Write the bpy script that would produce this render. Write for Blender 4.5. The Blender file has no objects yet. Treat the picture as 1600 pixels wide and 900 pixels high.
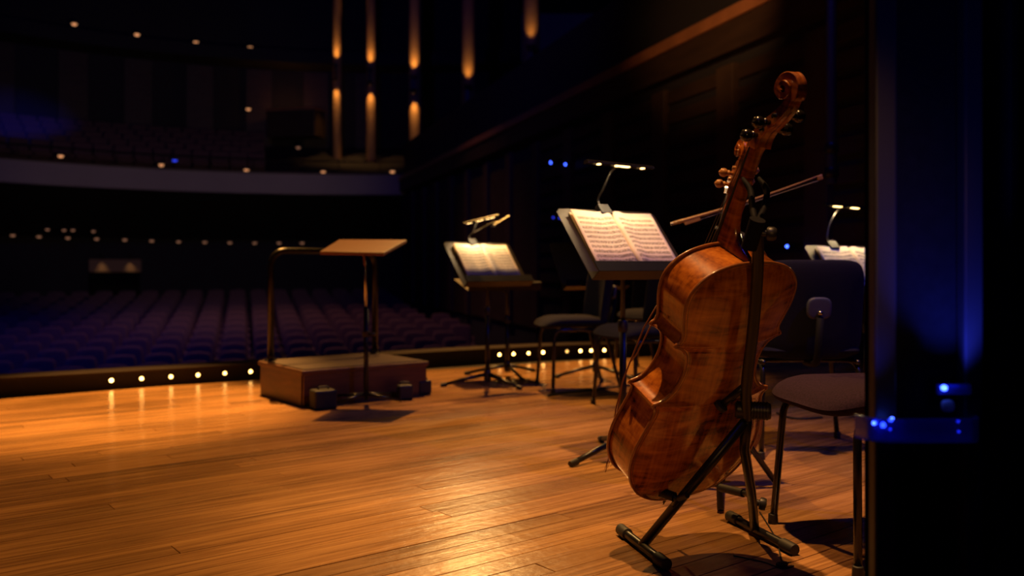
import bpy, math, random
from mathutils import Vector, Matrix
R = math.radians
random.seed(7)
S = bpy.context.scene
COL = S.collection
F, HZ, H = 1390.0, 415.0, 0.82          # focal length in pixels, horizon row, eye height in metres


def at(x, y, Y):
    """the world point that lies Y metres in front of the eye on the ray through pixel x, y"""
    return Vector(((x - 800) / F * Y, Y, H - (y - HZ) / F * Y))


def fl(x, y, z=0.0):
    """the point of the horizontal plane z seen at pixel x, y"""
    Y = (H - z) * F / (y - HZ)
    return Vector(((x - 800) / F * Y, Y, z))


# ------------------------------------------------------------------ camera
cam = bpy.data.cameras.new('camera')
cam.sensor_width = 36.0
cam.lens = F / 1600 * 36
cam.shift_y = (HZ - 450) / 1600
cam.clip_end = 200
cam.dof.use_dof = True
cam.dof.focus_distance = 2.55
cam.dof.aperture_fstop = 2.2
camo = bpy.data.objects.new('camera', cam)
camo.location = (0, 0, H)
camo.rotation_euler = (R(90), 0, 0)
COL.objects.link(camo)
S.camera = camo

# ------------------------------------------------------------------ world and view
W = bpy.data.worlds.new('dark_hall')
S.world = W
W.use_nodes = True
W.node_tree.nodes['Background'].inputs[0].default_value = (0.10, 0.07, 1.0, 1)
W.node_tree.nodes['Background'].inputs[1].default_value = 0.005
S.view_settings.view_transform = 'Standard'
S.view_settings.look = 'None'
S.view_settings.gamma = 1.0
S.view_settings.use_curve_mapping = False
S.view_settings.exposure = 0.0

AMBER = (1.0, 0.465, 0.105)
WARM = (1.0, 0.62, 0.30)
BLUE = (0.03, 0.05, 1.0)


def spot(name, loc, aim, watts, color, size, blend=0.6, radius=0.08):
    L = bpy.data.lights.new(name, 'SPOT')
    L.energy = watts
    L.color = color
    L.spot_size = R(size)
    L.spot_blend = blend
    L.shadow_soft_size = radius
    o = bpy.data.objects.new(name, L)
    o.location = loc
    o.rotation_euler = (Vector(aim) - Vector(loc)).to_track_quat('-Z', 'Y').to_euler()
    COL.objects.link(o)
    return o


# front-of-house lanterns high over the first rows
spot('lantern_podium', (-2.6, 9.0, 8.0), fl(180, 638), 10500, AMBER, 17, 0.75)
spot('lantern_centre', (-1.5, 8.6, 8.2), fl(560, 715), 3000, AMBER, 30, 0.9)
spot('lantern_gallery', (-0.40, 12.2, 4.75), fl(750, 770), 620, (1.0, 0.56, 0.17), 13, 0.9, 0.16)
spot('lantern_strings', (0.05, 2.2, 7.5), (0.74, 3.2, 0.0), 2350, (1.0, 0.50, 0.17), 31, 0.9)
spot('lantern_apron', (-0.2, 10.5, 7.5), fl(840, 580), 4800, AMBER, 24, 0.8)
# warm lantern in the wing behind the camera, on the cello's back
spot('lantern_wing', (0.36, 0.0, 1.30), (0.53, 2.45, 0.66), 19, (1.0, 0.46, 0.12), 25, 0.8, 0.04)
# blue washes
spot('blue_wash_wing', (3.4, 1.5, 4.6), (1.05, 4.3, 0.3), 260, BLUE, 40, 0.8)
spot('blue_wash_seats', (-9.0, 8.0, 7.0), (-8.5, 15.0, -0.8), 900, BLUE, 50, 0.9)
spot('blue_wash_balcony', (-10.0, 14.0, 9.0), (-15.4, 27.4, 5.2), 3200, BLUE, 15, 0.9)
spot('blue_wash_upper', (-3.0, 16.0, 4.0), (-5.3, 33.0, 11.0), 160, BLUE, 40, 0.9)
spot('blue_fill_house', (-3.0, 6.0, 8.0), (-8.0, 30.0, 5.0), 520, (0.07, 0.05, 1.0), 100, 0.9)  # added fill with no lantern behind it, turns the hall's darkness blue
# dim warm fills, added to lift the balcony front and the seat tops
spot('fill_balcony', (-2.0, 9.5, 1.5), (-9.5, 26.0, 3.3), 640, (1.0, 0.66, 0.50), 44, 0.9)
spot('fill_seats', (-4.6, 19.0, 11.0), (-4.2, 17.5, -0.6), 1500, (1.0, 0.42, 0.26), 60, 0.9)
# warm fill added only to brighten the side wall's beam
spot('lantern_wall', (0.0, 6.0, 3.2), (2.6, 10.6, 3.75), 330, (1.0, 0.45, 0.15), 34, 0.9)


# ------------------------------------------------------------------ helpers
def tag(o, label=None, cat=None, group=None, kind=None):
    if label: o['label'] = label
    if cat: o['category'] = cat
    if group: o['group'] = group
    if kind: o['kind'] = kind
    return o


def thing(name, loc, rz=0.0, label=None, cat=None, group=None, kind=None):
    o = bpy.data.objects.new(name, None)
    o.empty_display_size = 0.05
    o.location = loc
    o.rotation_euler = (0, 0, rz)
    COL.objects.link(o)
    return tag(o, label, cat, group, kind)


def copy_tree(o, parent=None):
    c = o.copy()
    COL.objects.link(c)
    c.parent = parent
    for ch in list(o.children):
        copy_tree(ch, c)
    return c


def catmull(pts, n=8, closed=False):
    P = [Vector(p) for p in pts]
    out = []
    N = len(P)
    for i in range(N if closed else N - 1):
        if closed:
            a, b, c, d = P[i - 1], P[i], P[(i + 1) % N], P[(i + 2) % N]
        else:
            a, b, c, d = P[max(i - 1, 0)], P[i], P[i + 1], P[min(i + 2, N - 1)]
        for k in range(n):
            t = k / n
            out.append(0.5 * ((2 * b) + (c - a) * t + (2 * a - 5 * b + 4 * c - d) * t * t + (3 * b - a - 3 * c + d) * t ** 3))
    if not closed:
        out.append(P[-1])
    return out


def fillet(pts, r, n=6):
    """polyline with its inner corners rounded"""
    P = [Vector(p) for p in pts]
    out = [P[0]]
    for i in range(1, len(P) - 1):
        a, b, c = P[i - 1], P[i], P[i + 1]
        d1, d2 = (a - b), (c - b)
        q = min(r, d1.length * 0.49, d2.length * 0.49)
        s, e = b + d1.normalized() * q, b + d2.normalized() * q
        for k in range(n + 1):
            t = k / n
            out.append((1 - t) ** 2 * s + 2 * t * (1 - t) * b + t * t * e)
    out.append(P[-1])
    return out


class MB:
    def __init__(self):
        self.v, self.f, self.uv = [], [], None

    def add(self, vs, fs, M=None):
        o = len(self.v)
        for p in vs:
            p = Vector(p)
            self.v.append(M @ p if M else p)
        self.f += [tuple(i + o for i in q) for q in fs]
        return self

    def box(self, c, s, M=None):
        x, y, z = (k / 2 for k in s)
        cx, cy, cz = c
        vs = [(cx + i * x, cy + j * y, cz + k * z) for k in (-1, 1) for j in (-1, 1) for i in (-1, 1)]
        return self.add(vs, [(0, 2, 3, 1), (4, 5, 7, 6), (0, 1, 5, 4), (2, 6, 7, 3), (0, 4, 6, 2), (1, 3, 7, 5)], M)

    def tube(self, pts, r, n=10, M=None, cap=True, closed=False):
        P = [Vector(p) for p in pts]
        N = len(P)
        rad = r if isinstance(r, (list, tuple)) else [r] * N
        vs, fs = [], []
        nrm = None
        for i in range(N):
            if closed:
                t = P[(i + 1) % N] - P[i - 1]
            else:
                t = P[min(i + 1, N - 1)] - P[max(i - 1, 0)]
            if t.length < 1e-9: t = Vector((0, 0, 1))
            t.normalize()
            if nrm is None:
                nrm = t.orthogonal().normalized()
            else:
                nrm = nrm - t * nrm.dot(t)
                nrm = nrm.normalized() if nrm.length > 1e-6 else t.orthogonal().normalized()
            b = t.cross(nrm)
            for k in range(n):
                a = 2 * math.pi * k / n
                vs.append(P[i] + (nrm * math.cos(a) + b * math.sin(a)) * rad[i])
        for i in range(N if closed else N - 1):
            j = (i + 1) % N
            for k in range(n):
                l = (k + 1) % n
                fs.append((i * n + k, i * n + l, j * n + l, j * n + k))
        if cap and not closed:
            fs.append(tuple(range(n - 1, -1, -1)))
            fs.append(tuple((N - 1) * n + k for k in range(n)))
        return self.add(vs, fs, M)

    def lathe(self, prof, M=None, n=16):
        """prof: (radius, height) pairs turned about z"""
        vs, fs = [], []
        for r, h in prof:
            for k in range(n):
                a = 2 * math.pi * k / n
                vs.append((max(r, 1e-5) * math.cos(a), max(r, 1e-5) * math.sin(a), h))
        for i in range(len(prof) - 1):
            for k in range(n):
                l = (k + 1) % n
                fs.append((i * n + k, i * n + l, (i + 1) * n + l, (i + 1) * n + k))
        fs.append(tuple(range(n - 1, -1, -1)))
        fs.append(tuple((len(prof) - 1) * n + k for k in range(n)))
        return self.add(vs, fs, M)

    def prism(self, poly, z0, z1, M=None):
        n = len(poly)
        vs = [(p[0], p[1], z0) for p in poly] + [(p[0], p[1], z1) for p in poly]
        fs = [tuple(range(n - 1, -1, -1)), tuple(range(n, 2 * n))]
        fs += [(i, (i + 1) % n, n + (i + 1) % n, n + i) for i in range(n)]
        return self.add(vs, fs, M)

    def loft(self, rings, M=None, cap=True, closed=True):
        n = len(rings[0])
        vs = [p for r in rings for p in r]
        fs = []
        m = n if closed else n - 1
        for i in range(len(rings) - 1):
            for k in range(m):
                l = (k + 1) % n
                fs.append((i * n + k, i * n + l, (i + 1) * n + l, (i + 1) * n + k))
        if cap and closed:
            fs.append(tuple(range(n - 1, -1, -1)))
            fs.append(tuple((len(rings) - 1) * n + k for k in range(n)))
        return self.add(vs, fs, M)

    def pillow(self, w, d, t, M=None, n=10, p=4.0, crown=0.35):
        """rounded cushion w x d, thickness t, centred on the origin"""
        rings = []
        K = 10
        for i in range(K + 1):
            a = -math.pi / 2 + math.pi * i / K
            s = math.cos(a) ** 0.5 if abs(math.cos(a)) > 1e-6 else 0.0
            s = 1 - (1 - s) * crown
            zz = math.sin(a) * t / 2
            ring = []
            for k in range(4 * n):
                b = 2 * math.pi * k / (4 * n)
                c, q = math.cos(b), math.sin(b)
                ring.append((math.copysign(abs(c) ** (2 / p), c) * w / 2 * s, math.copysign(abs(q) ** (2 / p), q) * d / 2 * s, zz))
            rings.append(ring)
        return self.loft(rings, M)

    def build(self, name, m, parent=None, smooth=False, bevel=0.0, kind=None):
        me = bpy.data.meshes.new(name)
        me.from_pydata([tuple(p) for p in self.v], [], self.f)
        me.update()
        if smooth:
            me.shade_smooth() if smooth is True else None
            if smooth == 'auto':
                me.shade_smooth()
                me.set_sharp_from_angle(angle=R(40))
        me.materials.append(m)
        o = bpy.data.objects.new(name, me)
        COL.objects.link(o)
        if parent: o.parent = parent
        if bevel:
            b = o.modifiers.new('edge', 'BEVEL')
            b.width = bevel
            b.segments = 2
            b.limit_method = 'ANGLE'
        if kind: o['kind'] = kind
        return o


def Tm(loc=(0, 0, 0), rz=0.0, rx=0.0, ry=0.0):
    return Matrix.Translation(Vector(loc)) @ Matrix.Rotation(rz, 4, 'Z') @ Matrix.Rotation(rx, 4, 'X') @ Matrix.Rotation(ry, 4, 'Y')


# ------------------------------------------------------------------ materials
def mat(name, col, rough=0.5, metal=0.0, coat=0.0, spec=0.5, emit=None, power=0.0, noise=0.0, scale=20.0, stretch=(1, 1, 1), bump=0.0, bscale=None, trans=0.0):
    m = bpy.data.materials.new(name)
    m.use_nodes = True
    nt = m.node_tree
    b = nt.nodes['Principled BSDF']
    b.inputs['Base Color'].default_value = (*col, 1)
    b.inputs['Roughness'].default_value = rough
    b.inputs['Metallic'].default_value = metal
    b.inputs['Coat Weight'].default_value = coat
    b.inputs['Coat Roughness'].default_value = 0.08
    b.inputs['Specular IOR Level'].default_value = spec
    b.inputs['Transmission Weight'].default_value = trans
    if emit:
        b.inputs['Emission Color'].default_value = (*emit, 1)
        b.inputs['Emission Strength'].default_value = power
    if noise or bump:
        tc = nt.nodes.new('ShaderNodeTexCoord')
        mp = nt.nodes.new('ShaderNodeMapping')
        mp.inputs['Scale'].default_value = stretch
        nt.links.new(tc.outputs['Object'], mp.inputs['Vector'])
    if noise:
        nz = nt.nodes.new('ShaderNodeTexNoise')
        nz.inputs['Scale'].default_value = scale
        nz.inputs['Detail'].default_value = 4
        nt.links.new(mp.outputs['Vector'], nz.inputs['Vector'])
        rp = nt.nodes.new('ShaderNodeMapRange')
        rp.inputs[1].default_value = 0.25
        rp.inputs[2].default_value = 0.75
        rp.inputs[3].default_value = 1 - noise
        rp.inputs[4].default_value = 1 + noise * 0.6
        nt.links.new(nz.outputs['Fac'], rp.inputs[0])
        mx = nt.nodes.new('ShaderNodeVectorMath')
        mx.operation = 'SCALE'
        mx.inputs[0].default_value = col
        nt.links.new(rp.outputs[0], mx.inputs['Scale'])
        nt.links.new(mx.outputs[0], b.inputs['Base Color'])
    if bump:
        n2 = nt.nodes.new('ShaderNodeTexNoise')
        n2.inputs['Scale'].default_value = bscale or scale
        n2.inputs['Detail'].default_value = 3
        nt.links.new(mp.outputs['Vector'], n2.inputs['Vector'])
        bp = nt.nodes.new('ShaderNodeBump')
        bp.inputs['Strength'].default_value = bump
        bp.inputs['Distance'].default_value = 0.002
        nt.links.new(n2.outputs['Fac'], bp.inputs['Height'])
        nt.links.new(bp.outputs['Normal'], b.inputs['Normal'])
    return m


def plank_material():
    m = bpy.data.materials.new('stage_boards')
    m.use_nodes = True
    nt = m.node_tree
    N, L = nt.nodes.new, nt.links.new
    b = nt.nodes['Principled BSDF']
    geo = N('ShaderNodeNewGeometry')
    mp = N('ShaderNodeMapping')
    mp.vector_type = 'TEXTURE'
    mp.inputs['Rotation'].default_value = (0, 0, PA)
    L(geo.outputs['Position'], mp.inputs['Vector'])
    tone = N('ShaderNodeAttribute')
    tone.attribute_name = 'tone'
    off = N('ShaderNodeVectorMath')
    off.operation = 'MULTIPLY_ADD'
    off.inputs[1].default_value = (1.2, 28, 1)
    cmb = N('ShaderNodeCombineXYZ')
    sc = N('ShaderNodeMath')
    sc.operation = 'MULTIPLY'
    sc.inputs[1].default_value = 57.0
    L(tone.outputs['Fac'], sc.inputs[0])
    L(sc.outputs[0], cmb.inputs[2])
    L(mp.outputs[0], off.inputs[0])
    L(cmb.outputs[0], off.inputs[2])
    grain = N('ShaderNodeTexNoise')
    grain.inputs['Scale'].default_value = 1.6
    grain.inputs['Detail'].default_value = 7
    grain.inputs['Roughness'].default_value = 0.62
    grain.inputs['Distortion'].default_value = 0.7
    L(off.outputs[0], grain.inputs['Vector'])
    wear = N('ShaderNodeTexNoise')
    wear.inputs['Scale'].default_value = 1.1
    wear.inputs['Detail'].default_value = 5
    L(mp.outputs[0], wear.inputs['Vector'])
    r1 = N('ShaderNodeValToRGB')
    e = r1.color_ramp.elements
    e[0].position, e[0].color = 0.26, (0.17, 0.076, 0.025, 1)
    e[1].position, e[1].color = 0.70, (0.50, 0.275, 0.105, 1)
    k = e.new(0.5)
    k.color = (0.35, 0.178, 0.066, 1)
    L(grain.outputs['Fac'], r1.inputs[0])
    tr = N('ShaderNodeMapRange')
    tr.inputs[3].default_value = 0.70
    tr.inputs[4].default_value = 1.22
    L(tone.outputs['Fac'], tr.inputs[0])
    wr = N('ShaderNodeMapRange')
    wr.inputs[1].default_value = 0.3
    wr.inputs[2].default_value = 0.7
    wr.inputs[3].default_value = 0.78
    wr.inputs[4].default_value = 1.14
    L(wear.outputs['Fac'], wr.inputs[0])
    mm = N('ShaderNodeMath')
    mm.operation = 'MULTIPLY'
    L(tr.outputs[0], mm.inputs[0])
    L(wr.outputs[0], mm.inputs[1])
    vs = N('ShaderNodeVectorMath')
    vs.operation = 'SCALE'
    L(r1.outputs[0], vs.inputs[0])
    L(mm.outputs[0], vs.inputs['Scale'])
    L(vs.outputs[0], b.inputs['Base Color'])
    rr = N('ShaderNodeMapRange')
    rr.inputs[1].default_value = 0.3
    rr.inputs[2].default_value = 0.7
    rr.inputs[3].default_value = 0.17
    rr.inputs[4].default_value = 0.31
    L(wear.outputs['Fac'], rr.inputs[0])
    L(rr.outputs[0], b.inputs['Roughness'])
    b.inputs['Specular IOR Level'].default_value = 0.42
    fine = N('ShaderNodeTexNoise')
    fine.inputs['Scale'].default_value = 26
    fine.inputs['Detail'].default_value = 4
    L(mp.outputs[0], fine.inputs['Vector'])
    ad = N('ShaderNodeMath')
    ad.operation = 'ADD'
    L(fine.outputs['Fac'], ad.inputs[0])
    L(grain.outputs['Fac'], ad.inputs[1])
    bp = N('ShaderNodeBump')
    bp.inputs['Strength'].default_value = 0.30
    bp.inputs['Distance'].default_value = 0.004
    L(ad.outputs[0], bp.inputs['Height'])
    L(bp.outputs['Normal'], b.inputs['Normal'])
    return m


def varnish_material(name, c0, c1, c2):
    """flamed, varnished maple: bands across the length of the object"""
    m = bpy.data.materials.new(name)
    m.use_nodes = True
    nt = m.node_tree
    N, L = nt.nodes.new, nt.links.new
    b = nt.nodes['Principled BSDF']
    tc = N('ShaderNodeTexCoord')
    mp = N('ShaderNodeMapping')
    mp.inputs['Scale'].default_value = (2.2, 2.2, 9.0)
    L(tc.outputs['Object'], mp.inputs['Vector'])
    fl_ = N('ShaderNodeTexNoise')
    fl_.inputs['Scale'].default_value = 3.2
    fl_.inputs['Detail'].default_value = 4
    fl_.inputs['Distortion'].default_value = 1.2
    L(mp.outputs[0], fl_.inputs['Vector'])
    mp2 = N('ShaderNodeMapping')
    mp2.inputs['Scale'].default_value = (60, 60, 3)
    L(tc.outputs['Object'], mp2.inputs['Vector'])
    gr = N('ShaderNodeTexNoise')
    gr.inputs['Scale'].default_value = 1.5
    gr.inputs['Detail'].default_value = 3
    L(mp2.outputs[0], gr.inputs['Vector'])
    big = N('ShaderNodeTexNoise')
    big.inputs['Scale'].default_value = 5
    big.inputs['Detail'].default_value = 3
    L(tc.outputs['Object'], big.inputs['Vector'])
    a1 = N('ShaderNodeMath'); a1.operation = 'MULTIPLY_ADD'; a1.inputs[1].default_value = 0.55
    L(fl_.outputs['Fac'], a1.inputs[0])
    a2 = N('ShaderNodeMath'); a2.operation = 'MULTIPLY'; a2.inputs[1].default_value = 0.25
    L(gr.outputs['Fac'], a2.inputs[0])
    a3 = N('ShaderNodeMath'); a3.operation = 'MULTIPLY_ADD'; a3.inputs[1].default_value = 0.3
    L(big.outputs['Fac'], a3.inputs[0]); L(a2.outputs[0], a3.inputs[2])
    L(a3.outputs[0], a1.inputs[2])
    rp = N('ShaderNodeValToRGB')
    e = rp.color_ramp.elements
    e[0].position, e[0].color = 0.42, (*c0, 1)
    e[1].position, e[1].color = 0.68, (*c2, 1)
    k = e.new(0.54); k.color = (*c1, 1)
    L(a1.outputs[0], rp.inputs[0])
    L(rp.outputs[0], b.inputs['Base Color'])
    b.inputs['Roughness'].default_value = 0.27
    b.inputs['Coat Weight'].default_value = 0.9
    b.inputs['Coat Roughness'].default_value = 0.06
    return m


def score_material():
    """cream sheets with printed staves, from the page's own uv"""
    m = bpy.data.materials.new('printed_score')
    m.use_nodes = True
    nt = m.node_tree
    N, L = nt.nodes.new, nt.links.new
    b = nt.nodes['Principled BSDF']

    def M(op, a, c=None, d=None):
        n = N('ShaderNodeMath')
        n.operation = op
        for i, q in enumerate((a, c, d)):
            if q is None: continue
            if isinstance(q, (int, float)): n.inputs[i].default_value = q
            else: L(q, n.inputs[i])
        return n.outputs[0]
    uv = N('ShaderNodeUVMap')
    sp = N('ShaderNodeSeparateXYZ')
    L(uv.outputs[0], sp.inputs[0])
    u, v = sp.outputs[0], sp.outputs[1]
    # margins
    inside = M('MULTIPLY', M('MULTIPLY', M('GREATER_THAN', u, 0.08), M('LESS_THAN', u, 0.93)), M('MULTIPLY', M('GREATER_THAN', v, 0.06), M('LESS_THAN', v, 0.90)))
    st = M('MULTIPLY', M('SUBTRACT', v, 0.06), 10 / 0.84)
    fr = M('FRACT', st)
    row = M('FLOOR', st)
    band = M('MULTIPLY', M('GREATER_THAN', fr, 0.28), M('LESS_THAN', fr, 0.74))
    ln = M('LESS_THAN', M('FRACT', M('MULTIPLY', M('SUBTRACT', fr, 0.29), 11.2)), 0.40)
    lines = M('MULTIPLY', M('MULTIPLY', band, ln), 0.75)
    cv = N('ShaderNodeCombineXYZ')
    L(M('MULTIPLY', u, 46.0), cv.inputs[0])
    L(M('MULTIPLY', fr, 5.0), cv.inputs[1])
    L(M('MULTIPLY', row, 3.7), cv.inputs[2])
    vo = N('ShaderNodeTexVoronoi')
    vo.inputs['Scale'].default_value = 1.0
    L(cv.outputs[0], vo.inputs['Vector'])
    heads = M('MULTIPLY', M('LESS_THAN', vo.outputs['Distance'], 0.44), M('MULTIPLY', M('GREATER_THAN', fr, 0.2), M('LESS_THAN', fr, 0.85)))
    cw = N('ShaderNodeCombineXYZ')
    L(M('FLOOR', M('MULTIPLY', u, 60.0)), cw.inputs[0])
    L(row, cw.inputs[1])
    wn = N('ShaderNodeTexWhiteNoise')
    wn.noise_dimensions = '2D'
    L(cw.outputs[0], wn.inputs['Vector'])
    stem = M('MULTIPLY', M('LESS_THAN', M('FRACT', M('MULTIPLY', u, 60.0)), 0.2), M('GREATER_THAN', wn.outputs['Value'], 0.45))
    stems = M('MULTIPLY', stem, M('MULTIPLY', M('GREATER_THAN', fr, 0.22), M('LESS_THAN', fr, 0.82)))
    ink = M('MULTIPLY', M('MAXIMUM', M('MAXIMUM', lines, M('MULTIPLY', heads, 0.85)), M('MULTIPLY', stems, 0.8)), inside)
    mix = N('ShaderNodeMix')
    mix.data_type = 'RGBA'
    mix.inputs[6].default_value = (0.80, 0.68, 0.55, 1)
    mix.inputs[7].default_value = (0.05, 0.035, 0.03, 1)
    L(ink, mix.inputs[0])
    L(mix.outputs[2], b.inputs['Base Color'])
    b.inputs['Roughness'].default_value = 0.75
    b.inputs['Specular IOR Level'].default_value = 0.2
    return m


PA = R(38.0)                              # direction of the stage boards
M_ = {
    'boards': plank_material(),
    'sub': mat('dark_underfloor', (0.012, 0.007, 0.004), 0.9),
    'kerb': mat('kerb_paint', (0.016, 0.009, 0.007), 0.55, noise=0.3, scale=6),
    'kerbtop': mat('kerb_cap_wood', (0.024, 0.011, 0.006), 0.4, noise=0.3, scale=9),
    'black_metal': mat('black_steel', (0.008, 0.008, 0.010), 0.34, 0.0, spec=0.4),
    'black_paint': mat('black_satin_paint', (0.014, 0.013, 0.015), 0.42, 0.0, spec=0.5),
    'tubular': mat('dark_chromed_tube', (0.034, 0.031, 0.031), 0.26, 0.75),
    'chrome': mat('chrome', (0.45, 0.42, 0.40), 0.2, 1.0),
    'bronze': mat('dull_bronze_sheet', (0.034, 0.026, 0.019), 0.45, 0.5, noise=0.2, scale=8),
    'rubber': mat('black_rubber', (0.012, 0.011, 0.011), 0.6),
    'foam': mat('black_foam_grip', (0.008, 0.007, 0.008), 0.6, spec=0.3, bump=0.4, bscale=300),
    'ebony': mat('ebony', (0.010, 0.008, 0.008), 0.2, coat=0.4),
    'peg_wood': mat('boxwood_pegs', (0.40, 0.17, 0.055), 0.35, coat=0.4, noise=0.3, scale=40),
    'spruce': varnish_material('varnished_spruce', (0.20, 0.060, 0.013), (0.36, 0.125, 0.026), (0.48, 0.19, 0.045)),
    'maple': varnish_material('varnished_maple', (0.085, 0.016, 0.003), (0.34, 0.090, 0.008), (0.58, 0.19, 0.020)),
    'edge': mat('worn_varnish_edge', (0.30, 0.10, 0.025), 0.3, coat=0.6, noise=0.35, scale=30),
    'purfling': mat('purfling_inlay', (0.03, 0.012, 0.006), 0.5),
    'gut': mat('wound_string', (0.22, 0.19, 0.16), 0.45, 0.6),
    'bowwood': mat('pale_bow_wood', (0.30, 0.15, 0.045), 0.35, coat=0.3, noise=0.2, scale=30),
    'horsehair': mat('bow_hair', (0.62, 0.50, 0.30), 0.6),
    'leather': mat('brown_leather_cord', (0.16, 0.055, 0.022), 0.6),
    'seat': mat('plum_wool', (0.026, 0.011, 0.028), 0.95, noise=0.45, scale=160, bump=0.6, bscale=420, spec=0.2),
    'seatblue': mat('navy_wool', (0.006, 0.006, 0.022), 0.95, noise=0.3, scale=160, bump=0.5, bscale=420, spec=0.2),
    'plate': mat('slate_plastic', (0.035, 0.042, 0.09), 0.55),
    'matte_black': mat('matte_black_paint', (0.004, 0.004, 0.007), 0.7, spec=0.12),
    'score': score_material(),
    'page': mat('page_edges', (0.70, 0.62, 0.50), 0.8),
    'podium': mat('podium_veneer', (0.13, 0.050, 0.019), 0.42, noise=0.35, scale=5, stretch=(1, 1, 9)),
    'carpet': mat('podium_carpet', (0.085, 0.060, 0.045), 0.95, noise=0.35, scale=120, bump=0.5, bscale=300),
    'deskwood': mat('desk_veneer', (0.24, 0.080, 0.026), 0.45, noise=0.25, scale=6, stretch=(1, 8, 1)),
    'mat': mat('brown_floor_mat', (0.06, 0.040, 0.025), 0.9, noise=0.3, scale=60),
    'velvet': mat('black_velvet', (0.006, 0.006, 0.007), 0.95, spec=0.1, noise=0.3, scale=60),
    'wingmetal': mat('dark_painted_post', (0.024, 0.021, 0.022), 0.5),
    'acrylic': mat('blue_acrylic', (0.10, 0.16, 0.85), 0.12, trans=0.6, emit=(0.02, 0.03, 1.0), power=0.005),
    'led_blue': mat('blue_led', (0.2, 0.3, 1.0), 0.4, emit=(0.04, 0.10, 1.0), power=9.0),
    'led_soft': mat('blue_led_soft', (0.2, 0.2, 1.0), 0.4, emit=(0.03, 0.05, 1.0), power=2.0),
    'led_warm': mat('warm_led', (1, 0.8, 0.5), 0.4, emit=(1.0, 0.60, 0.20), power=6.0),
    'foot_lens': mat('footlight_lens', (1, 0.8, 0.4), 0.4, emit=(1.0, 0.55, 0.14), power=22.0),
    'dim_lens': mat('downlight_lens', (1, 0.6, 0.35), 0.4, emit=(1.0, 0.42, 0.17), power=0.9),
    'faint_lens': mat('faint_downlight_lens', (1, 0.6, 0.35), 0.4, emit=(1.0, 0.45, 0.25), power=0.25),
    'audseat': mat('auditorium_plush', (0.10, 0.050, 0.060), 0.9, noise=0.2, scale=20),
    'audwood': mat('auditorium_armrest', (0.06, 0.035, 0.022), 0.5),
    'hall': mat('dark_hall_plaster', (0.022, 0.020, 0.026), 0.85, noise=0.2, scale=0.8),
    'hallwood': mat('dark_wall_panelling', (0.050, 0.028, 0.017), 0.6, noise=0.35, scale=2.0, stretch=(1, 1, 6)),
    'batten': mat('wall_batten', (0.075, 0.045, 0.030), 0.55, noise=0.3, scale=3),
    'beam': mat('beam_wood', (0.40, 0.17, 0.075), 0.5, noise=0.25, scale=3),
    'fascia': mat('balcony_fascia', (0.36, 0.31, 0.29), 0.7, noise=0.12, scale=0.6),
    'column': mat('column_wood', (0.42, 0.25, 0.10), 0.7, noise=0.2, scale=6, stretch=(6, 6, 0.6)),
    'sign': mat('lit_sign_panel', (0.30, 0.18, 0.09), 0.6),
    'drapeblue': mat('side_leg_cloth', (0.030, 0.030, 0.040), 0.9, noise=0.25, scale=8),
}

ORD = ['front', 'second', 'third', 'fourth', 'fifth', 'sixth', 'seventh', 'eighth', 'ninth', 'tenth', 'eleventh', 'twelfth', 'thirteenth', 'fourteenth', 'fifteenth', 'sixteenth', 'seventeenth', 'eighteenth', 'nineteenth', 'twentieth', 'twenty-first', 'twenty-second', 'twenty-third', 'twenty-fourth', 'twenty-fifth', 'twenty-sixth', 'twenty-seventh', 'twenty-eighth']

# ================================================================== the stage
UX = Vector((math.cos(PA), math.sin(PA)))
VX = Vector((-math.sin(PA), math.cos(PA)))
# the curved front edge of the stage, from the photo's left to its right
APRON = [Vector((-8.0, 2.9, 0)), Vector((-5.6, 4.35, 0))] + [fl(x, y) for x, y in ((10, 617), (174, 606.5), (400, 591), (600, 575.5), (780, 563.5), (944, 556), (1240, 549.5))] + [Vector((5.2, 8.75, 0))]
edge_line = catmull([(p.x, p.y, 0) for p in APRON], 5)


def clip(poly, a, b):
    """keep the part of poly on the stage side of the line a-b"""
    d = Vector((b.x - a.x, b.y - a.y))
    n = Vector((d.y, -d.x))
    side = lambda p: (Vector((p[0] - a.x, p[1] - a.y))).dot(n)
    out = []
    for i in range(len(poly)):
        p, q = poly[i], poly[(i + 1) % len(poly)]
        sp, sq = side(p), side(q)
        if sp >= 0: out.append(p)
        if sp * sq < 0:
            t = sp / (sp - sq)
            out.append((p[0] + (q[0] - p[0]) * t, p[1] + (q[1] - p[1]) * t))
    return out


floor_poly = [(-8.5, -3.0), (6.5, -3.0), (6.5, 8.75)] + [(p.x, p.y) for p in reversed(edge_line)]
bm = MB()
bm.prism(floor_poly, -0.30, -0.022)
floor = tag(bm.build('floor', M_['sub']), 'wide wooden stage floor of narrow amber boards', None, None, 'structure')

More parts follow.
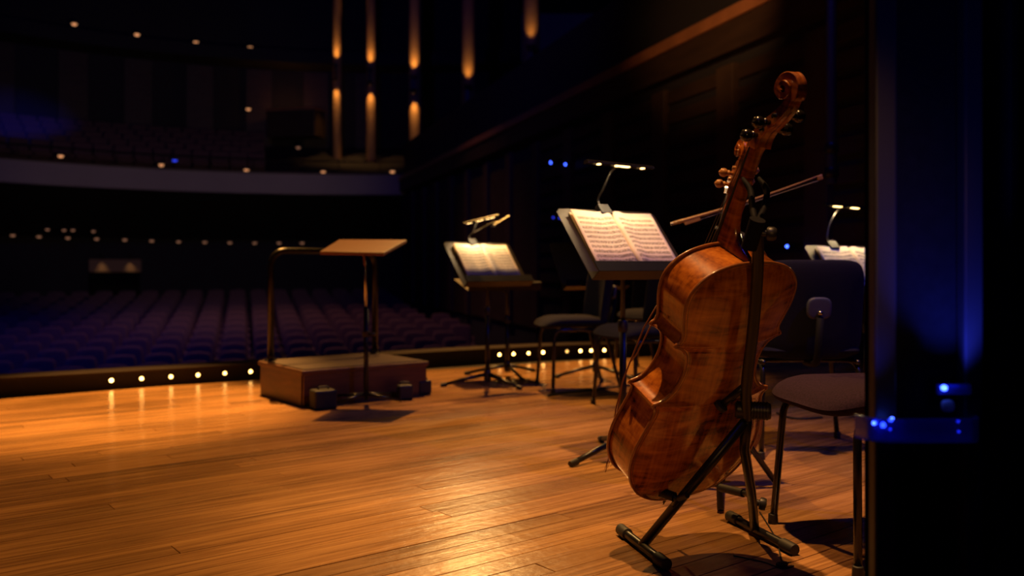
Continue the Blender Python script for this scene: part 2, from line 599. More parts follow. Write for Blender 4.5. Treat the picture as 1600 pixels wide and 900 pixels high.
rng = random.Random(3)
planks = []
PW = 0.086
for row in range(3, 84):
    v0 = row * PW
    u = -3.2 - rng.random() * 2.4
    while u < 9.2:
        ln = rng.uniform(1.7, 3.6)
        poly = []
        for (du, dv) in ((u + 0.0008, v0 + 0.0009), (u + ln - 0.0008, v0 + 0.0009), (u + ln - 0.0008, v0 + PW - 0.0009), (u + 0.0008, v0 + PW - 0.0009)):
            p = UX * du + VX * dv
            poly.append((p.x, p.y))
        u += ln
        for i in range(len(edge_line) - 1):
            poly = clip(poly, edge_line[i], edge_line[i + 1])
            if len(poly) < 3: break
        if len(poly) < 3: continue
        # seen share: sample along the board
        cx = sum(p[0] for p in poly) / len(poly)
        cy = sum(p[1] for p in poly) / len(poly)
        score = 0.0
        for k in range(9):
            t = k / 8
            q = Vector(poly[0]) * (1 - t) + Vector(poly[1]) * t
            if q.y > 2.2 and -0.60 < q.x / q.y < 0.42: score += 1.0 / q.y ** 3
        if cy < 1.2 or cx < -7 or cx > 4.6: continue
        if abs(cx) > 0.75 * cy + 2.2: continue
        planks.append((score * ln, poly, rng.random(), rng.uniform(-0.0005, 0.0005), rng.uniform(-0.0004, 0.0004)))
planks.sort(key=lambda p: -p[0])


def plank_mesh(mb, tones, poly, tone, dz, tilt):
    n = len(poly)
    c = Vector((sum(p[0] for p in poly) / n, sum(p[1] for p in poly) / n))
    top, mid, bot = [], [], []
    for p in poly:
        q = Vector(p)
        s = tilt * (1 if (q - c).dot(VX) > 0 else -1)
        d = (c - q)
        ins = q + UX * math.copysign(min(0.0012, abs(d.dot(UX))), d.dot(UX)) + VX * math.copysign(min(0.0012, abs(d.dot(VX))), d.dot(VX))
        top.append((ins.x, ins.y, dz + s))
        mid.append((q.x, q.y, dz + s - 0.0012))
        bot.append((q.x, q.y, -0.0225))
    o = len(mb.v)
    mb.loft([bot, mid, top], cap=False)
    mb.f.append(tuple(o + 2 * n + k for k in range(n)))
    tones += [tone] * (3 * n)


def with_tone(o, tones):
    a = o.data.attributes.new('tone', 'FLOAT', 'POINT')
    a.data.foreach_set('value', tones)


for sc_, poly, tone, dz, tilt in planks[:300]:
    mb, tn = MB(), []
    plank_mesh(mb, tn, poly, tone, dz, tilt)
    with_tone(mb.build('plank', M_['boards'], floor), tn)
mb, tn = MB(), []
for sc_, poly, tone, dz, tilt in planks[300:]:
    plank_mesh(mb, tn, poly, tone, dz, tilt)
with_tone(mb.build('far_planks', M_['boards'], floor, kind='stuff'), tn)


# raised kerb along the stage edge with a wooden cap
def ribbon(line, off0, off1, z0, z1):
    """closed band between two offsets of a plan line"""
    rings = []
    for i, p in enumerate(line):
        t = (line[min(i + 1, len(line) - 1)] - line[max(i - 1, 0)]).normalized()
        n = Vector((-t.y, t.x, 0))
        a, b = p + n * off0, p + n * off1
        rings.append([(a.x, a.y, z0), (b.x, b.y, z0), (b.x, b.y, z1), (a.x, a.y, z1)])
    mb = MB()
    mb.loft(rings)
    return mb


KH = 0.095
kerb = tag(ribbon(edge_line, 0.0, 0.24, -0.5, KH).build('trim_1', M_['kerb']), 'low dark kerb along the curved front edge of the stage', None, None, 'structure')
ribbon(edge_line, -0.008, 0.255, KH, KH + 0.014).build('cap', M_['kerbtop'], kerb)
front = tag(ribbon(edge_line, 0.10, 0.22, -2.2, -0.5).build('wall_stage_front', M_['kerb']), 'dark vertical front of the stage below the kerb', None, None, 'structure')


# footlights set into the kerb
def edge_at(px):
    best = None
    for i in range(len(edge_line) - 1):
        a, b = edge_line[i], edge_line[i + 1]
        for k in range(10):
            p = a.lerp(b, k / 10)
            x = 800 + F * p.x / p.y
            if best is None or abs(x - px) < best[0]:
                best = (abs(x - px), p, (b - a).normalized())
    return best[1], best[2]


feet_px = [(174, 1), (220, .7), (266, .6), (310, .55), (351, .5), (393, .6), (560, .4), (780, .8), (802, .8), (825, .7), (847, 1.1), (885, .15), (906, .9), (925, .9), (944, .8), (975, .3)]
places = ['nearest the far end of the kerb', 'second along the kerb before the podium', 'third along the kerb before the podium', 'fourth along the kerb before the podium', 'fifth along the kerb before the podium', 'right beside the podium corner',
          'hidden behind the podium top', 'first past the lit score stand', 'second past the lit score stand', 'third past the lit score stand', 'fourth and brightest past the lit score stand', 'faint one under the dark far chair', 'first under the dark music stand', 'second under the dark music stand', 'beside the front leg of the blue chair', 'dim one behind the tall stand pole']
foot_mats = {}
for (px, pw), where in zip(feet_px, places):
    if px == 560: continue
    p, t = edge_at(px)
    n = Vector((-t.y, t.x, 0))
    q = p + Vector((0, 0, 0.052))
    M = Matrix.Translation(q) @ (-n).to_track_quat('Z', 'Y').to_matrix().to_4x4()
    r = thing('footlight', q, 0, 'small round amber footlight in the stage kerb, ' + where, 'footlight', 'footlights along the stage kerb')
    Mi = Matrix.Translation(-q) @ M
    MB().lathe([(0.021, -0.01), (0.021, 0.008), (0.014, 0.010), (0.014, 0.002)], Mi, 18).build('bezel', M_['tubular'], r, 'auto')
    key = round(pw, 2)
    if key not in foot_mats:
        foot_mats[key] = mat('footlight_lens', (1, 0.8, 0.4), 0.4, emit=(1.0, 0.52, 0.13), power=20.0 * pw)
    MB().lathe([(0.0125, 0.001), (0.0115, 0.0065), (0.007, 0.010), (0.0, 0.011)], Mi, 18).build('lens', foot_mats[key], r, True)

# ================================================================== the side wall
W0 = Vector((2.75, 8.75, 0))
WD = Vector((-0.32, 1.0, 0)).normalized()
WN = Vector((-WD.y, WD.x, 0))             # into the hall
WR = math.atan2(WD.y, WD.x)


def wall_box(mb, s0, s1, out0, out1, z0, z1):
    a = W0 + WD * ((s0 + s1) / 2) + WN * ((out0 + out1) / 2)
    mb.box((0, 0, 0), (abs(s1 - s0), abs(out1 - out0), z1 - z0), Tm((a.x, a.y, (z0 + z1) / 2), WR))
    return mb


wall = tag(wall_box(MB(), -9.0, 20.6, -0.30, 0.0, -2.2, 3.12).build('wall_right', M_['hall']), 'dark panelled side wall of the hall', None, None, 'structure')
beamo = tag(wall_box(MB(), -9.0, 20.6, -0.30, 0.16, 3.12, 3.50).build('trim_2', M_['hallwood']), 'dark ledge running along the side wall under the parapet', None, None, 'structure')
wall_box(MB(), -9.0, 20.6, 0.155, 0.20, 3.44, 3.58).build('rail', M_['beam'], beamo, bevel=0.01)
par = tag(wall_box(MB(), -9.0, 20.6, -0.35, -0.10, 3.50, 4.70).build('wall_side_parapet', M_['hall']), 'dark parapet of the side gallery above the ledge', None, None, 'structure')
s = -8.6
k = 0
while s < 19.5:
    wd = 0.34 if k % 2 == 0 else 1.25
    if k % 2 == 0:
        wall_box(MB(), s, s + wd, 0.0, 0.085, -0.3, 3.02).build('pilaster', M_['batten'], wall, bevel=0.008)
    else:
        if s < 7.5:
            for i in range(11):
                z = 0.28 + i * 0.255
                wall_box(MB(), s + 0.04, s + wd - 0.04, 0.0, 0.05, z, z + 0.155).build('slat', M_['hallwood'], wall)
        else:
            wall_box(MB(), s + 0.05, s + wd - 0.05, 0.0, 0.04, -0.3, 2.75).build('panel', M_['hallwood'], wall, bevel=0.008)
    s += wd
    k += 1


def on_wall(px, py, out=0.1):
    a = W0 + WN * out
    m = (px - 800) / F
    t = (m * a.y - a.x) / (WD.x - m * WD.y)
    p = a + WD * t
    return Vector((p.x, p.y, H - (py - HZ) / F * p.y))


for px, py, sz, m, lb in ((862, 254, .020, 'led_blue', 'left one of the pair of bright blue lamps high on the side wall'), (885, 257, .020, 'led_blue', 'right one of the pair of bright blue lamps high on the side wall'),
                          (866, 340, .013, 'led_soft', 'left one of two faint blue lamps beside the large lit score'), (876, 341, .013, 'led_soft', 'right one of two faint blue lamps beside the large lit score'),
                          (1232, 385, .014, 'led_blue', 'single small blue lamp on the wall above the round backed chair')):
    p = on_wall(px, py, 0.13)
    r = thing('blue_lamp', p, 0, lb, 'lamp', 'blue lamps on the side wall')
    M = WN.to_track_quat('Z', 'Y').to_matrix().to_4x4()
    MB().lathe([(sz * 1.6, -0.06), (sz * 1.6, 0.01), (sz * 1.2, 0.012)], M, 14).build('housing', M_['black_paint'], r, 'auto')
    MB().lathe([(sz, 0.013), (sz * 0.9, 0.022), (sz * 0.5, 0.028), (0, 0.03)], M, 14).build('lens', M_[m], r, True)

# ================================================================== the auditorium
BC = Vector((-4.2, 15.5, 0))              # centre of the balcony curve


def arc(rad, a0, a1, n, c=BC):
    return [Vector((c.x + rad * math.cos(R(a0 + (a1 - a0) * i / n)), c.y + rad * math.sin(R(a0 + (a1 - a0) * i / n)), 0)) for i in range(n + 1)]


# arcs run from the right-hand wall to the left (angle grows)
FT = 3.66
bal = arc(12.35, 84.0, 178.0, 48)
fas = tag(ribbon(bal, -0.22, 0.0, 3.04, FT).build('wall_balcony_front', M_['fascia'], smooth=False), 'pale curved front of the balcony', None, None, 'structure')
ribbon(bal, -0.30, 0.05, FT, FT + 0.05).build('cap', M_['hallwood'], fas)
# handrail
mb = MB()
mb.tube([(p.x, p.y, 4.10) for p in arc(12.6, 84.0, 178.0, 60)], 0.025, 8)
rail = tag(mb.build('balcony_rail', M_['bronze']), 'thin curved handrail above the pale balcony front', 'rail')
for i, p in enumerate(arc(12.6, 84.0, 178.0, 16)):
    MB().tube([(p.x, p.y, 3.66), (p.x, p.y, 4.10)], 0.015, 6).build('post', M_['bronze'], rail)


def band(rads, zs, a0, a1, n=48):
    """swept surface: profile (radius, z) turned about the balcony centre"""
    rings = []
    for i in range(n + 1):
        a = R(a0 + (a1 - a0) * i / n)
        rings.append([(BC.x + r * math.cos(a), BC.y + r * math.sin(a), z) for r, z in zip(rads, zs)])
    mb = MB()
    mb.loft(rings)
    return mb


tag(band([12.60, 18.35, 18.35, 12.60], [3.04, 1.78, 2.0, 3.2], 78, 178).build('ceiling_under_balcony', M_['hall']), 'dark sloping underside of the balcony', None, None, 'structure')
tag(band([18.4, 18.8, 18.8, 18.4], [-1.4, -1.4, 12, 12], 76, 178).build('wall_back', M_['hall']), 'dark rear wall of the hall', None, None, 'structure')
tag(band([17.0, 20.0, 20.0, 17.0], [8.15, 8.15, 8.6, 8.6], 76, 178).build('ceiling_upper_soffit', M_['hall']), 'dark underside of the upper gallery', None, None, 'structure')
# stepped balcony tiers with benches of seats
tiers = tag(band([12.6, 18.4, 18.4, 12.6], [3.4, 5.3, 5.1, 3.2], 80, 178).build('floor_balcony', M_['hall']), 'dark raked deck of the balcony', None, None, 'structure')
mb = MB()
rows_b = [(13.5, 3.75), (14.4, 4.05), (15.3, 4.35), (16.2, 4.65), (17.1, 4.95)]
for rr, zz in rows_b:
    a = 88.0
    while a < 170:
        c, s_ = math.cos(R(a)), math.sin(R(a))
        M = Tm((BC.x + rr * c, BC.y + rr * s_, zz), R(a) + R(90))
        a += math.degrees(0.56 / rr)
        if 800 + F * M.translation.x / M.translation.y > 405: continue
        mb.box((0, -0.12, 0.38), (0.50, 0.10, 0.55), M @ Matrix.Rotation(R(-8), 4, 'X'))
        mb.box((0, 0.12, 0.22), (0.50, 0.42, 0.10), M)
tag(mb.build('balcony_seating', M_['audseat'], kind='stuff'), 'dark rows of seats on the balcony lost in shadow', 'seating')
# pilasters on the rear wall
for i, a in enumerate((94, 100, 106.5, 113, 119.5, 126, 133, 140)):
    c, s_ = math.cos(R(a)), math.sin(R(a))
    MB().box((0, 0, 0), (0.9, 0.25, 3.0), Tm((BC.x + 18.35 * c, BC.y + 18.35 * s_, 6.6), R(a) + R(90))).build('trim_%d' % (i + 3), M_['hallwood'])['label'] = 'dark pilaster on the rear wall above the balcony, %s from the side wall' % ORD[i].replace('front', 'first')

# auditorium floor
mb = MB()
mb.add([(-30, 1, -1.62), (6, 1, -1.62), (6, 14.5, -1.62), (-30, 14.5, -1.62), (6, 34, -0.70), (-30, 34, -0.70)], [(0, 1, 2, 3), (3, 2, 4, 5)])
tag(mb.build('floor_auditorium', M_['hall']), 'dark raked floor of the auditorium', None, None, 'structure')
# roof over the hall
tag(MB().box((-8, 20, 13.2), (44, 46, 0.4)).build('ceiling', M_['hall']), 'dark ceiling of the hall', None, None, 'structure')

# seats, each row curved about the stage
SC = Vector((1.5, 0.0, 0))


def seat_parts(parent, whole=False):
    def back(mb): mb.pillow(0.47, 0.56, 0.09, Tm((0, -0.14, 0.62), 0, R(90 + 12)), n=3, p=5, crown=0.3)
    def cush(mb): mb.pillow(0.46, 0.44, 0.12, Tm((0, 0.08, 0.40)), n=3, p=5, crown=0.3)
    def armr(mb, sx): mb.box((sx * 0.255, 0.03, 0.60), (0.04, 0.38, 0.05)); mb.box((sx * 0.255, 0.03, 0.29), (0.025, 0.30, 0.56))
    if whole:
        mb = MB(); back(mb); cush(mb); armr(mb, -1)
        return mb.build('auditorium_seat', M_['audseat'], None, True)
    mb = MB(); back(mb); mb.build('backrest', M_['audseat'], parent, True)
    mb = MB(); cush(mb); mb.build('seat_cushion', M_['audseat'], parent, True)
    for sx in (-1, 1):
        mb = MB(); armr(mb, sx); mb.build('armrest', M_['audwood'], parent)


proto = thing('auditorium_seat', (0, 0, 0))
seat_parts(proto)
proto2 = seat_parts(None, True)
used1 = used2 = False
n_seats = 0
for k in range(14):
    rad = 14.2 + 0.98 * k
    zf = -1.60 + 0.85 * (k / 13) ** 1.2
    n_row = 0
    a = 90.0 + (0.5 if k % 2 else 0) * math.degrees(0.575 / rad)
    while a < 160:
        p = Vector((SC.x + rad * math.cos(R(a)), SC.y + rad * math.sin(R(a)), zf))
        px = 800 + F * p.x / p.y
        dw = (p - W0).dot(WN)
        inb = (Vector((p.x, p.y)) - BC.xy).length < 17.8
        if -30 < px < 735 and dw > 0.5 and inb and p.y > 3:
            if k < 4:
                o = proto if not used1 else copy_tree(proto)
                used1 = True
            else:
                o = proto2 if not used2 else proto2.copy()
                if used2: COL.objects.link(o)
                used2 = True
            o.location = p
            o.rotation_euler = (0, 0, R(a) + R(90))
            n_row += 1
            tag(o, 'dark plush theatre seat, %s from the side wall in the %s row' % (ORD[n_row - 1].replace('front', 'first'), ORD[k]), 'seat', 'theatre seats of the %s row' % ORD[k])
            n_seats += 1
        a += math.degrees(0.575 / rad)
print('SEATS', n_seats, 'PLANKS', len(planks))


# small house lamps
def lamp_at(p, rad, m, label, group, drop=0.05):
    r = thing('house_lamp', p, 0, label, 'lamp', group)
    MB().lathe([(rad * 1.5, drop), (rad * 1.5, 0.0), (rad * 1.1, -0.005)], None, 12).build('housing', M_['black_paint'], r, 'auto')
    MB().lathe([(0, -rad * 0.8), (rad * 0.7, -rad * 0.6), (rad, -rad * 0.1), (rad, 0.004)], None, 12).build('lens', M_[m], r, True)


def lit_pt(px, py, rad_plan):
    """where the ray of a pixel meets the vertical cylinder of that radius about the balcony centre"""
    d = Vector(((px - 800) / F, 1.0))
    A = d.dot(d); B = -2 * d.dot(BC.xy); C_ = BC.xy.dot(BC.xy) - rad_plan ** 2
    Y = (-B + math.sqrt(B * B - 4 * A * C_)) / (2 * A)
    return at(px, py, Y)


for i, (x, y) in enumerate(((95, 243), (252, 257), (385, 265), (505, 268), (613, 267.5))):
    lamp_at(lit_pt(x, y, 12.45), 0.075, 'dim_lens', 'small amber lamp on the pale balcony front, %s from the left' % ORD[i].replace('front', 'first'), 'lamps on the balcony front')
for i, (x, y) in enumerate(((20, 367), (61, 369), (106, 371), (151, 372.5), (195, 374), (237, 375.6), (279, 377), (320, 377.6), (359, 378.5), (398, 379), (436, 379), (472, 379))):
    p = lit_pt(x, y, 17.9)
    lamp_at(p, 0.075, 'faint_lens', 'faint round downlight under the balcony, %s of the row from the left' % ORD[i].replace('front', 'first'), 'downlights under the balcony')
for i, (x, y) in enumerate(((74, 358), (100, 359), (114, 359), (146, 361))):
    lamp_at(lit_pt(x, y, 16.3), 0.06, 'faint_lens', 'faint downlight of the short upper row under the balcony, %s from the left' % ORD[i].replace('front', 'first'), 'short row of downlights under the balcony')
for i, (x, y) in enumerate(((116, 37), (214, 53.5), (306, 65.5), (391, 73.5))):
    lamp_at(lit_pt(x, y, 17.3), 0.085, 'dim_lens', 'small amber downlight high under the upper gallery, %s from the left' % ORD[i].replace('front', 'first'), 'downlights of the upper gallery')
lamp_at(lit_pt(388, 170, 17.8), 0.08, 'dim_lens', 'lone pale lamp on the rear wall of the balcony', None)
lamp_at(lit_pt(466, 230, 14.0), 0.07, 'faint_lens', 'faint lamp low on the balcony near its right end', None)
lamp_at(lit_pt(634, 377, 16.5), 0.10, 'dim_lens', 'tiny warm lamp just beyond the conductor desk corner', None)
p = lit_pt(273, 250, 12.6)
r = thing('blue_lamp', p, 0, 'tiny blue lamp on the balcony rail beside an amber one', 'lamp')
MB().lathe([(0.09, 0.05), (0.09, 0.0), (0.06, -0.005)], None, 12).build('housing', M_['black_paint'], r, 'auto')
MB().lathe([(0, -0.05), (0.05, -0.04), (0.07, 0.0)], None, 12).build('lens', mat('blue_balcony_led', (.1, .1, 1), .4, emit=(0.03, 0.06, 1.0), power=1.2), r, True)

# control booth with an orange glow over its top
bp_ = lit_pt(462, 195, 17.0)
r = thing('control_booth', (bp_.x, bp_.y, bp_.z - 0.5), R(-14), 'dark wooden booth on the balcony with an orange glow on top', 'booth')
MB().box((0, 0, 0.5), (1.9, 0.8, 0.95)).build('body', M_['hallwood'], r, bevel=0.02)
MB().box((0, 0.05, 1.0), (2.0, 0.9, 0.05)).build('top', M_['beam'], r)
MB().box((-0.35, 0.1, 1.06), (0.5, 0.10, 0.05)).build('task_lamp', mat('booth_glow', (1, .5, .2), .5, emit=(1.0, 0.33, 0.06), power=0.8), r)
L = bpy.data.lights.new('booth_glow', 'POINT')
L.energy = 6; L.color = (1, .40, .10); L.shadow_soft_size = 0.05
lo = bpy.data.objects.new('booth_glow', L)
lo.location = (bp_.x - 0.3, bp_.y + 0.25, bp_.z + 0.75)
COL.objects.link(lo)

# doorway with a lit header panel under the balcony
dp = lit_pt(179, 437, 18.2)
dz = dp.z
d = tag(MB().box((0, 0, 0), (1.62, 0.10, 1.7), Tm((dp.x, dp.y, dz - 0.35), R(30))).build('door_1', M_['velvet']), 'black doorway under the balcony', None, None, 'structure')
r = thing('header_panel', (dp.x + 0.08, dp.y - 0.12, lit_pt(179, 425, 18.2).z), R(30), 'dim brown panel over the far doorway lit by two downlights', 'panel')
MB().box((0, 0, 0.22), (1.66, 0.10, 0.44)).build('board', M_['sign'], r, bevel=0.01)
for sx in (-0.45, 0.45):
    MB().lathe([(0.05, 0.0), (0.06, 0.09), (0.02, 0.10)], Tm((sx, -0.20, 0.52)), 12).build('downlight', M_['bronze'], r)
    q = Matrix.Rotation(R(30), 4, 'Z') @ Vector((sx, -0.20, 0.50))
    spot('header_downlight', r.location + q, r.location + q + Vector((0.03, 0.08, -1)), 5, WARM, 70, 0.8, 0.03)


# columns with up and down lamps along the upper side wall
def sconce_column(px, Y, ytop_lamp, low, ord_, watts):
    base = at(px, 415, Y)
    wr = 0.5 * (13 + (px - 527) * 0.045) / F * Y
    zl = H + (415 - ytop_lamp) / F * Y
    r = thing('lit_column', (base.x, base.y, 4.2), 0, 'slender column washed with amber light on the upper wall, ' + ord_, 'column', 'amber lit columns of the upper wall')
    z0, z1 = 0.0, 12.6 - 4.2
    MB().lathe([(wr, z0), (wr, z1)], None, 24).build('shaft', M_['column'], r, 'auto')
    hz = zl - 4.2
    dirc = Vector((-base.x * 0.25 - 0.6, -base.y, 0)).normalized()
    off = dirc * (wr + 0.20)
    mb = MB()
    mb.box((0, 0, 0), (0.07, 0.30, 0.30), Tm((dirc.x * (wr + 0.10), dirc.y * (wr + 0.10), hz)))
    mb.build('bracket', M_['black_paint'], r)
    for sgn, lab in ((1, 'upper_lamp'), (-1, 'lower_lamp')):
        if sgn < 0 and not low: continue
        zz = hz + sgn * 0.17
        MB().lathe([(wr * 0.45, 0), (wr * 0.62, sgn * 0.12), (wr * 0.50, sgn * 0.13)], Tm((off.x, off.y, zz)), 14).build(lab, M_['black_paint'], r, 'auto')
        MB().lathe([(wr * 0.42, 0), (0.0, sgn * 0.01)], Tm((off.x, off.y, zz + sgn * 0.122)), 14).build(lab.replace('lamp', 'lens'), M_['dim_lens'], r)
        q = Vector((base.x + off.x, base.y + off.y, 4.2 + zz + sgn * 0.16))
        spot('column_light', q, q + Vector((-off.x * 0.35, -off.y * 0.35, sgn * 1.0)), watts * 1.5, (1.0, 0.46, 0.12), 70, 0.8, 0.04)


sconce_column(527, 31.8, 116, True, 'leftmost of five', 48)
sconce_column(580, 31.5, 123, True, 'second of five', 48)
sconce_column(648, 28.8, 135, True, 'third of five, just above the parapet', 45)
sconce_column(732, 25.9, 153, False, 'fourth of five, its lower half behind the parapet', 26)
sconce_column(830, 23.0, 95, False, 'fifth and widest, cut off by the picture top', 13)

# ================================================================== the cello
CP = Matrix.Translation((0.4637, 2.6140, 0.1820)) @ Matrix.Rotation(0.5023, 4, 'Z') @ Matrix.Rotation(0.4762, 4, 'X') @ Matrix.Rotation(-0.0722, 4, 'Y')
segA = [(0, 0), (.002, .045), (.008, .085), (.022, .125), (.05, .168), (.09, .199), (.13, .215), (.17, .220), (.21, .217), (.25, .206), (.29, .193), (.32, .185), (.337, .187), (.347, .198)]
segB = [(.3495, .190), (.356, .166), (.37, .149), (.39, .133), (.42, .122), (.45, .118), (.48, .121), (.505, .131), (.518, .145), (.526, .158), (.530, .172)]
segC = [(.533, .167), (.541, .157), (.560, .153), (.59, .160), (.62, .167), (.65, .170), (.68, .166), (.705, .152), (.725, .130), (.74, .102), (.75, .066), (.7545, .033), (.755, 0)]
PROF = []
for seg in (segA, segB, segC):
    for p in catmull([(a, b, 0) for a, b in seg], 3):
        z, w = p.x, max(p.y, 0)
        if PROF and z <= PROF[-1][0] + 1e-5: z = PROF[-1][0] + 2e-5
        w *= 0.98 if seg is segA else (1.035 if seg is segC else 1.02)
        PROF.append((min(z, 0.756), w))
RIB = 0.0575


def body_outline(off=0.0):
    """closed outline in x, z; off moves it inwards"""
    pts = [(w, z) for z, w in PROF[:-1]] + [(-w, z) for z, w in reversed(PROF[1:])]
    out = []
    n = len(pts)
    for i in range(n):
        a, b = Vector(pts[i - 1]), Vector(pts[(i + 1) % n])
        t = (b - a)
        t = t.normalized() if t.length > 1e-9 else Vector((1, 0))
        nn = Vector((-t.y, t.x))
        out.append(Vector(pts[i]) + nn * off)
    return out


def plate(sgn, m, parent, name, arch=0.024):
    mb = MB()
    NC = 28
    vs, fs = [], []
    for z, w in PROF:
        for j in range(NC + 1):
            q = math.sin((j / NC - 0.5) * math.pi)
            x = w * q
            d = min(w * (1 - abs(q)) * 0.92, z * 0.8, (0.755 - z) * 0.8)
            d = max(d, 0)
            k = min(d / 0.115, 1)
            h = arch * math.sin(math.pi / 2 * k) ** 1.1 - 0.0012 * math.exp(-((d - 0.010) / 0.006) ** 2)
            vs.append((x, sgn * (RIB + 0.0035 + h), z))
    n = NC + 1
    for i in range(len(PROF) - 1):
        for j in range(NC):
            q = (i * n + j, i * n + j + 1, (i + 1) * n + j + 1, (i + 1) * n + j)
            fs.append(q if sgn < 0 else tuple(reversed(q)))
    mb.add(vs, fs)
    o = mb.build(name, m, parent, True)
    MB().tube([(p.x, sgn * RIB, p.y) for p in body_outline(-0.0025)], 0.0042, 8, closed=True).build('edge', M_['edge'], o, True)
    MB().tube([(p.x, sgn * (RIB + 0.0038), p.y) for p in body_outline(0.0055)], 0.0010, 4, closed=True).build('purfling', M_['purfling'], o)
    return o


def make_cello(M, label, wood, pegmat, simple=False):
    r = bpy.data.objects.new('cello', None)
    r.empty_display_size = 0.05
    r.matrix_world = M
    COL.objects.link(r)
    tag(r, label, 'cello')
    plate(-1, wood, r, 'back_plate')
    plate(1, M_['spruce'], r, 'top_plate')
    # ribs
    ol = body_outline(0.0032)
    mb = MB()
    mb.loft([[(p.x, -RIB, p.y) for p in ol], [(p.x, -RIB / 3, p.y) for p in ol], [(p.x, RIB / 3, p.y) for p in ol], [(p.x, RIB, p.y) for p in ol]], cap=False)
    mb.build('ribs', wood, r, 'auto')
    # neck with its heel
    rings = []
    for z, yb, hw in ((.742, -.060, .0175), (.755, -.060, .0180), (.762, -.050, .0185), (.772, -.026, .0190), (.785, .000, .0190), (.80, .017, .0185), (.82, .028, .0180), (.85, .0335, .0175), (.90, .0325, .0168), (.96, .029, .0162), (1.01, .0255, .0158), (1.036, .018, .0160)):
        yf = .070 - (z - .755) * .075
        ring = [(hw, yf, z), (hw, yf - .006, z)]
        for k in range(1, 10):
            a = math.pi * k / 10
            ring.append((hw * math.cos(a), yf - .006 - (yf - .006 - yb) * math.sin(a) ** 0.8, z))
        ring += [(-hw, yf - .006, z), (-hw, yf, z)]
        rings.append(ring)
    mb = MB(); mb.loft(rings); mb.build('neck', wood, r, 'auto')
    # fingerboard
    rings = []
    for z, hw in ((1.034, .0155), (.90, .0195), (.75, .0245), (.60, .029), (.46, .032)):
        yf = .070 - (z - .755) * .075 if z > .755 else .070 + (.755 - z) * .11
        rings.append([(-hw, yf, z), (hw, yf, z), (hw, yf + .006, z), (hw * .5, yf + .012, z), (0, yf + .014, z), (-hw * .5, yf + .012, z), (-hw, yf + .006, z)])
    mb = MB(); mb.loft(rings); mb.build('fingerboard', M_['rubber'], r, 'auto')
    MB().box((0, .0565, 1.037), (.032, .026, .007)).build('nut', M_['rubber'], r)
    # bridge, tailpiece, strings, endpin
    mb = MB()
    mb.prism([(-.045, 0), (-.028, 0), (-.02, .02), (.02, .02), (.028, 0), (.045, 0), (.038, .04), (.036, .075), (0, .09), (-.036, .075), (-.038, .04)], -.004, .004, Matrix.Translation((0, RIB + .024, .37)) @ Matrix.Rotation(R(90), 4, 'X') @ Matrix.Rotation(R(90), 4, 'X') if False else Matrix(((1, 0, 0, 0), (0, 1, 0, RIB + .026), (0, 0, 1, .37), (0, 0, 0, 1))))
    mb.build('bridge', M_['bowwood'], r)
    mb = MB()
    mb.loft([[(-w, y, z), (w, y, z), (w * .7, y + .012, z), (0, y + .016, z), (-w * .7, y + .012, z)] for z, w, y in ((.28, .028, .125), (.16, .022, .112), (.04, .013, .098))])
    mb.build('tailpiece', M_['ebony'], r, 'auto')
    for x in (-.0105, -.0035, .0035, .0105):
        MB().tube([(x * .9, .064, 1.04), (x * 2.1, RIB + .026 + .088, .37), (x * 1.8, .138, .27)], .0009, 5).build('string', M_['gut'], r)
    MB().lathe([(.014, .0), (.014, .02), (.005, .022), (.005, .07), (.0005, .085)], Tm((0, 0, 0)) @ Matrix.Rotation(math.pi, 4, 'X'), 14).build('endpin', M_['ebony'], r, 'auto')
    # pegbox running into the scroll: a fluted band swept along a spiral in the y-z plane
    path = [(.020, 1.030), (.020, 1.05), (.012, 1.075), (-.006, 1.10), (-.022, 1.125), (-.034, 1.15), (-.038, 1.172)]
    P2 = [(p.x, p.y) for p in catmull([(a, b, 0) for a, b in path], 4)]
    cyy, czz = -.0050, 1.1935
    turns = 1.95
    NS = 66
    a0 = math.atan2(1.172 - czz, -.038 - cyy)
    r0 = math.hypot(1.172 - czz, -.038 - cyy)
    for i in range(1, NS + 1):
        t = i / NS
        a = a0 - turns * 2 * math.pi * t
        rr = r0 * (1 - t) ** 0.95 * 0.86 + 0.005 + r0 * 0.14 * (1 - t)
        P2.append((cyy + rr * math.cos(a), czz + rr * math.sin(a)))
    n1 = len(P2) - NS
    rings = []
    for i, (y, z) in enumerate(P2):
        a, b = Vector(P2[max(i - 1, 0)]), Vector(P2[min(i + 1, len(P2) - 1)])
        t = (b - a).normalized()
        nn = Vector((-t.y, t.x))           # outward of the curl (towards the back)
        if i < n1:
            q = i / n1
            hw = .0255 - .0095 * q
            th = .036 - .016 * q
        else:
            q = (i - n1) / NS
            hw = .0160 - .0035 * math.sin(min(q * 3.2, 1) * math.pi) + .0145 * q
            th = .0195 * (1 - q) ** 0.8 + .0035
        ring = []
        for fx, dep in ((-1, -.0012), (-.88, .0006), (-.62, -.0034), (-.36, -.0038), (-.10, .0004), (.10, .0004), (.36, -.0038), (.62, -.0034), (.88, .0006), (1, -.0012)):
            s = min(1, th / .014)
            ring.append((fx * hw, y + nn.x * dep * s, z + nn.y * dep * s))
        ring += [(hw * .97, y - nn.x * th, z - nn.y * th), (-hw * .97, y - nn.x * th, z - nn.y * th)]
        rings.append(ring)
    mb = MB(); mb.loft(rings)
    mb.build('scroll', wood, r, 'auto')
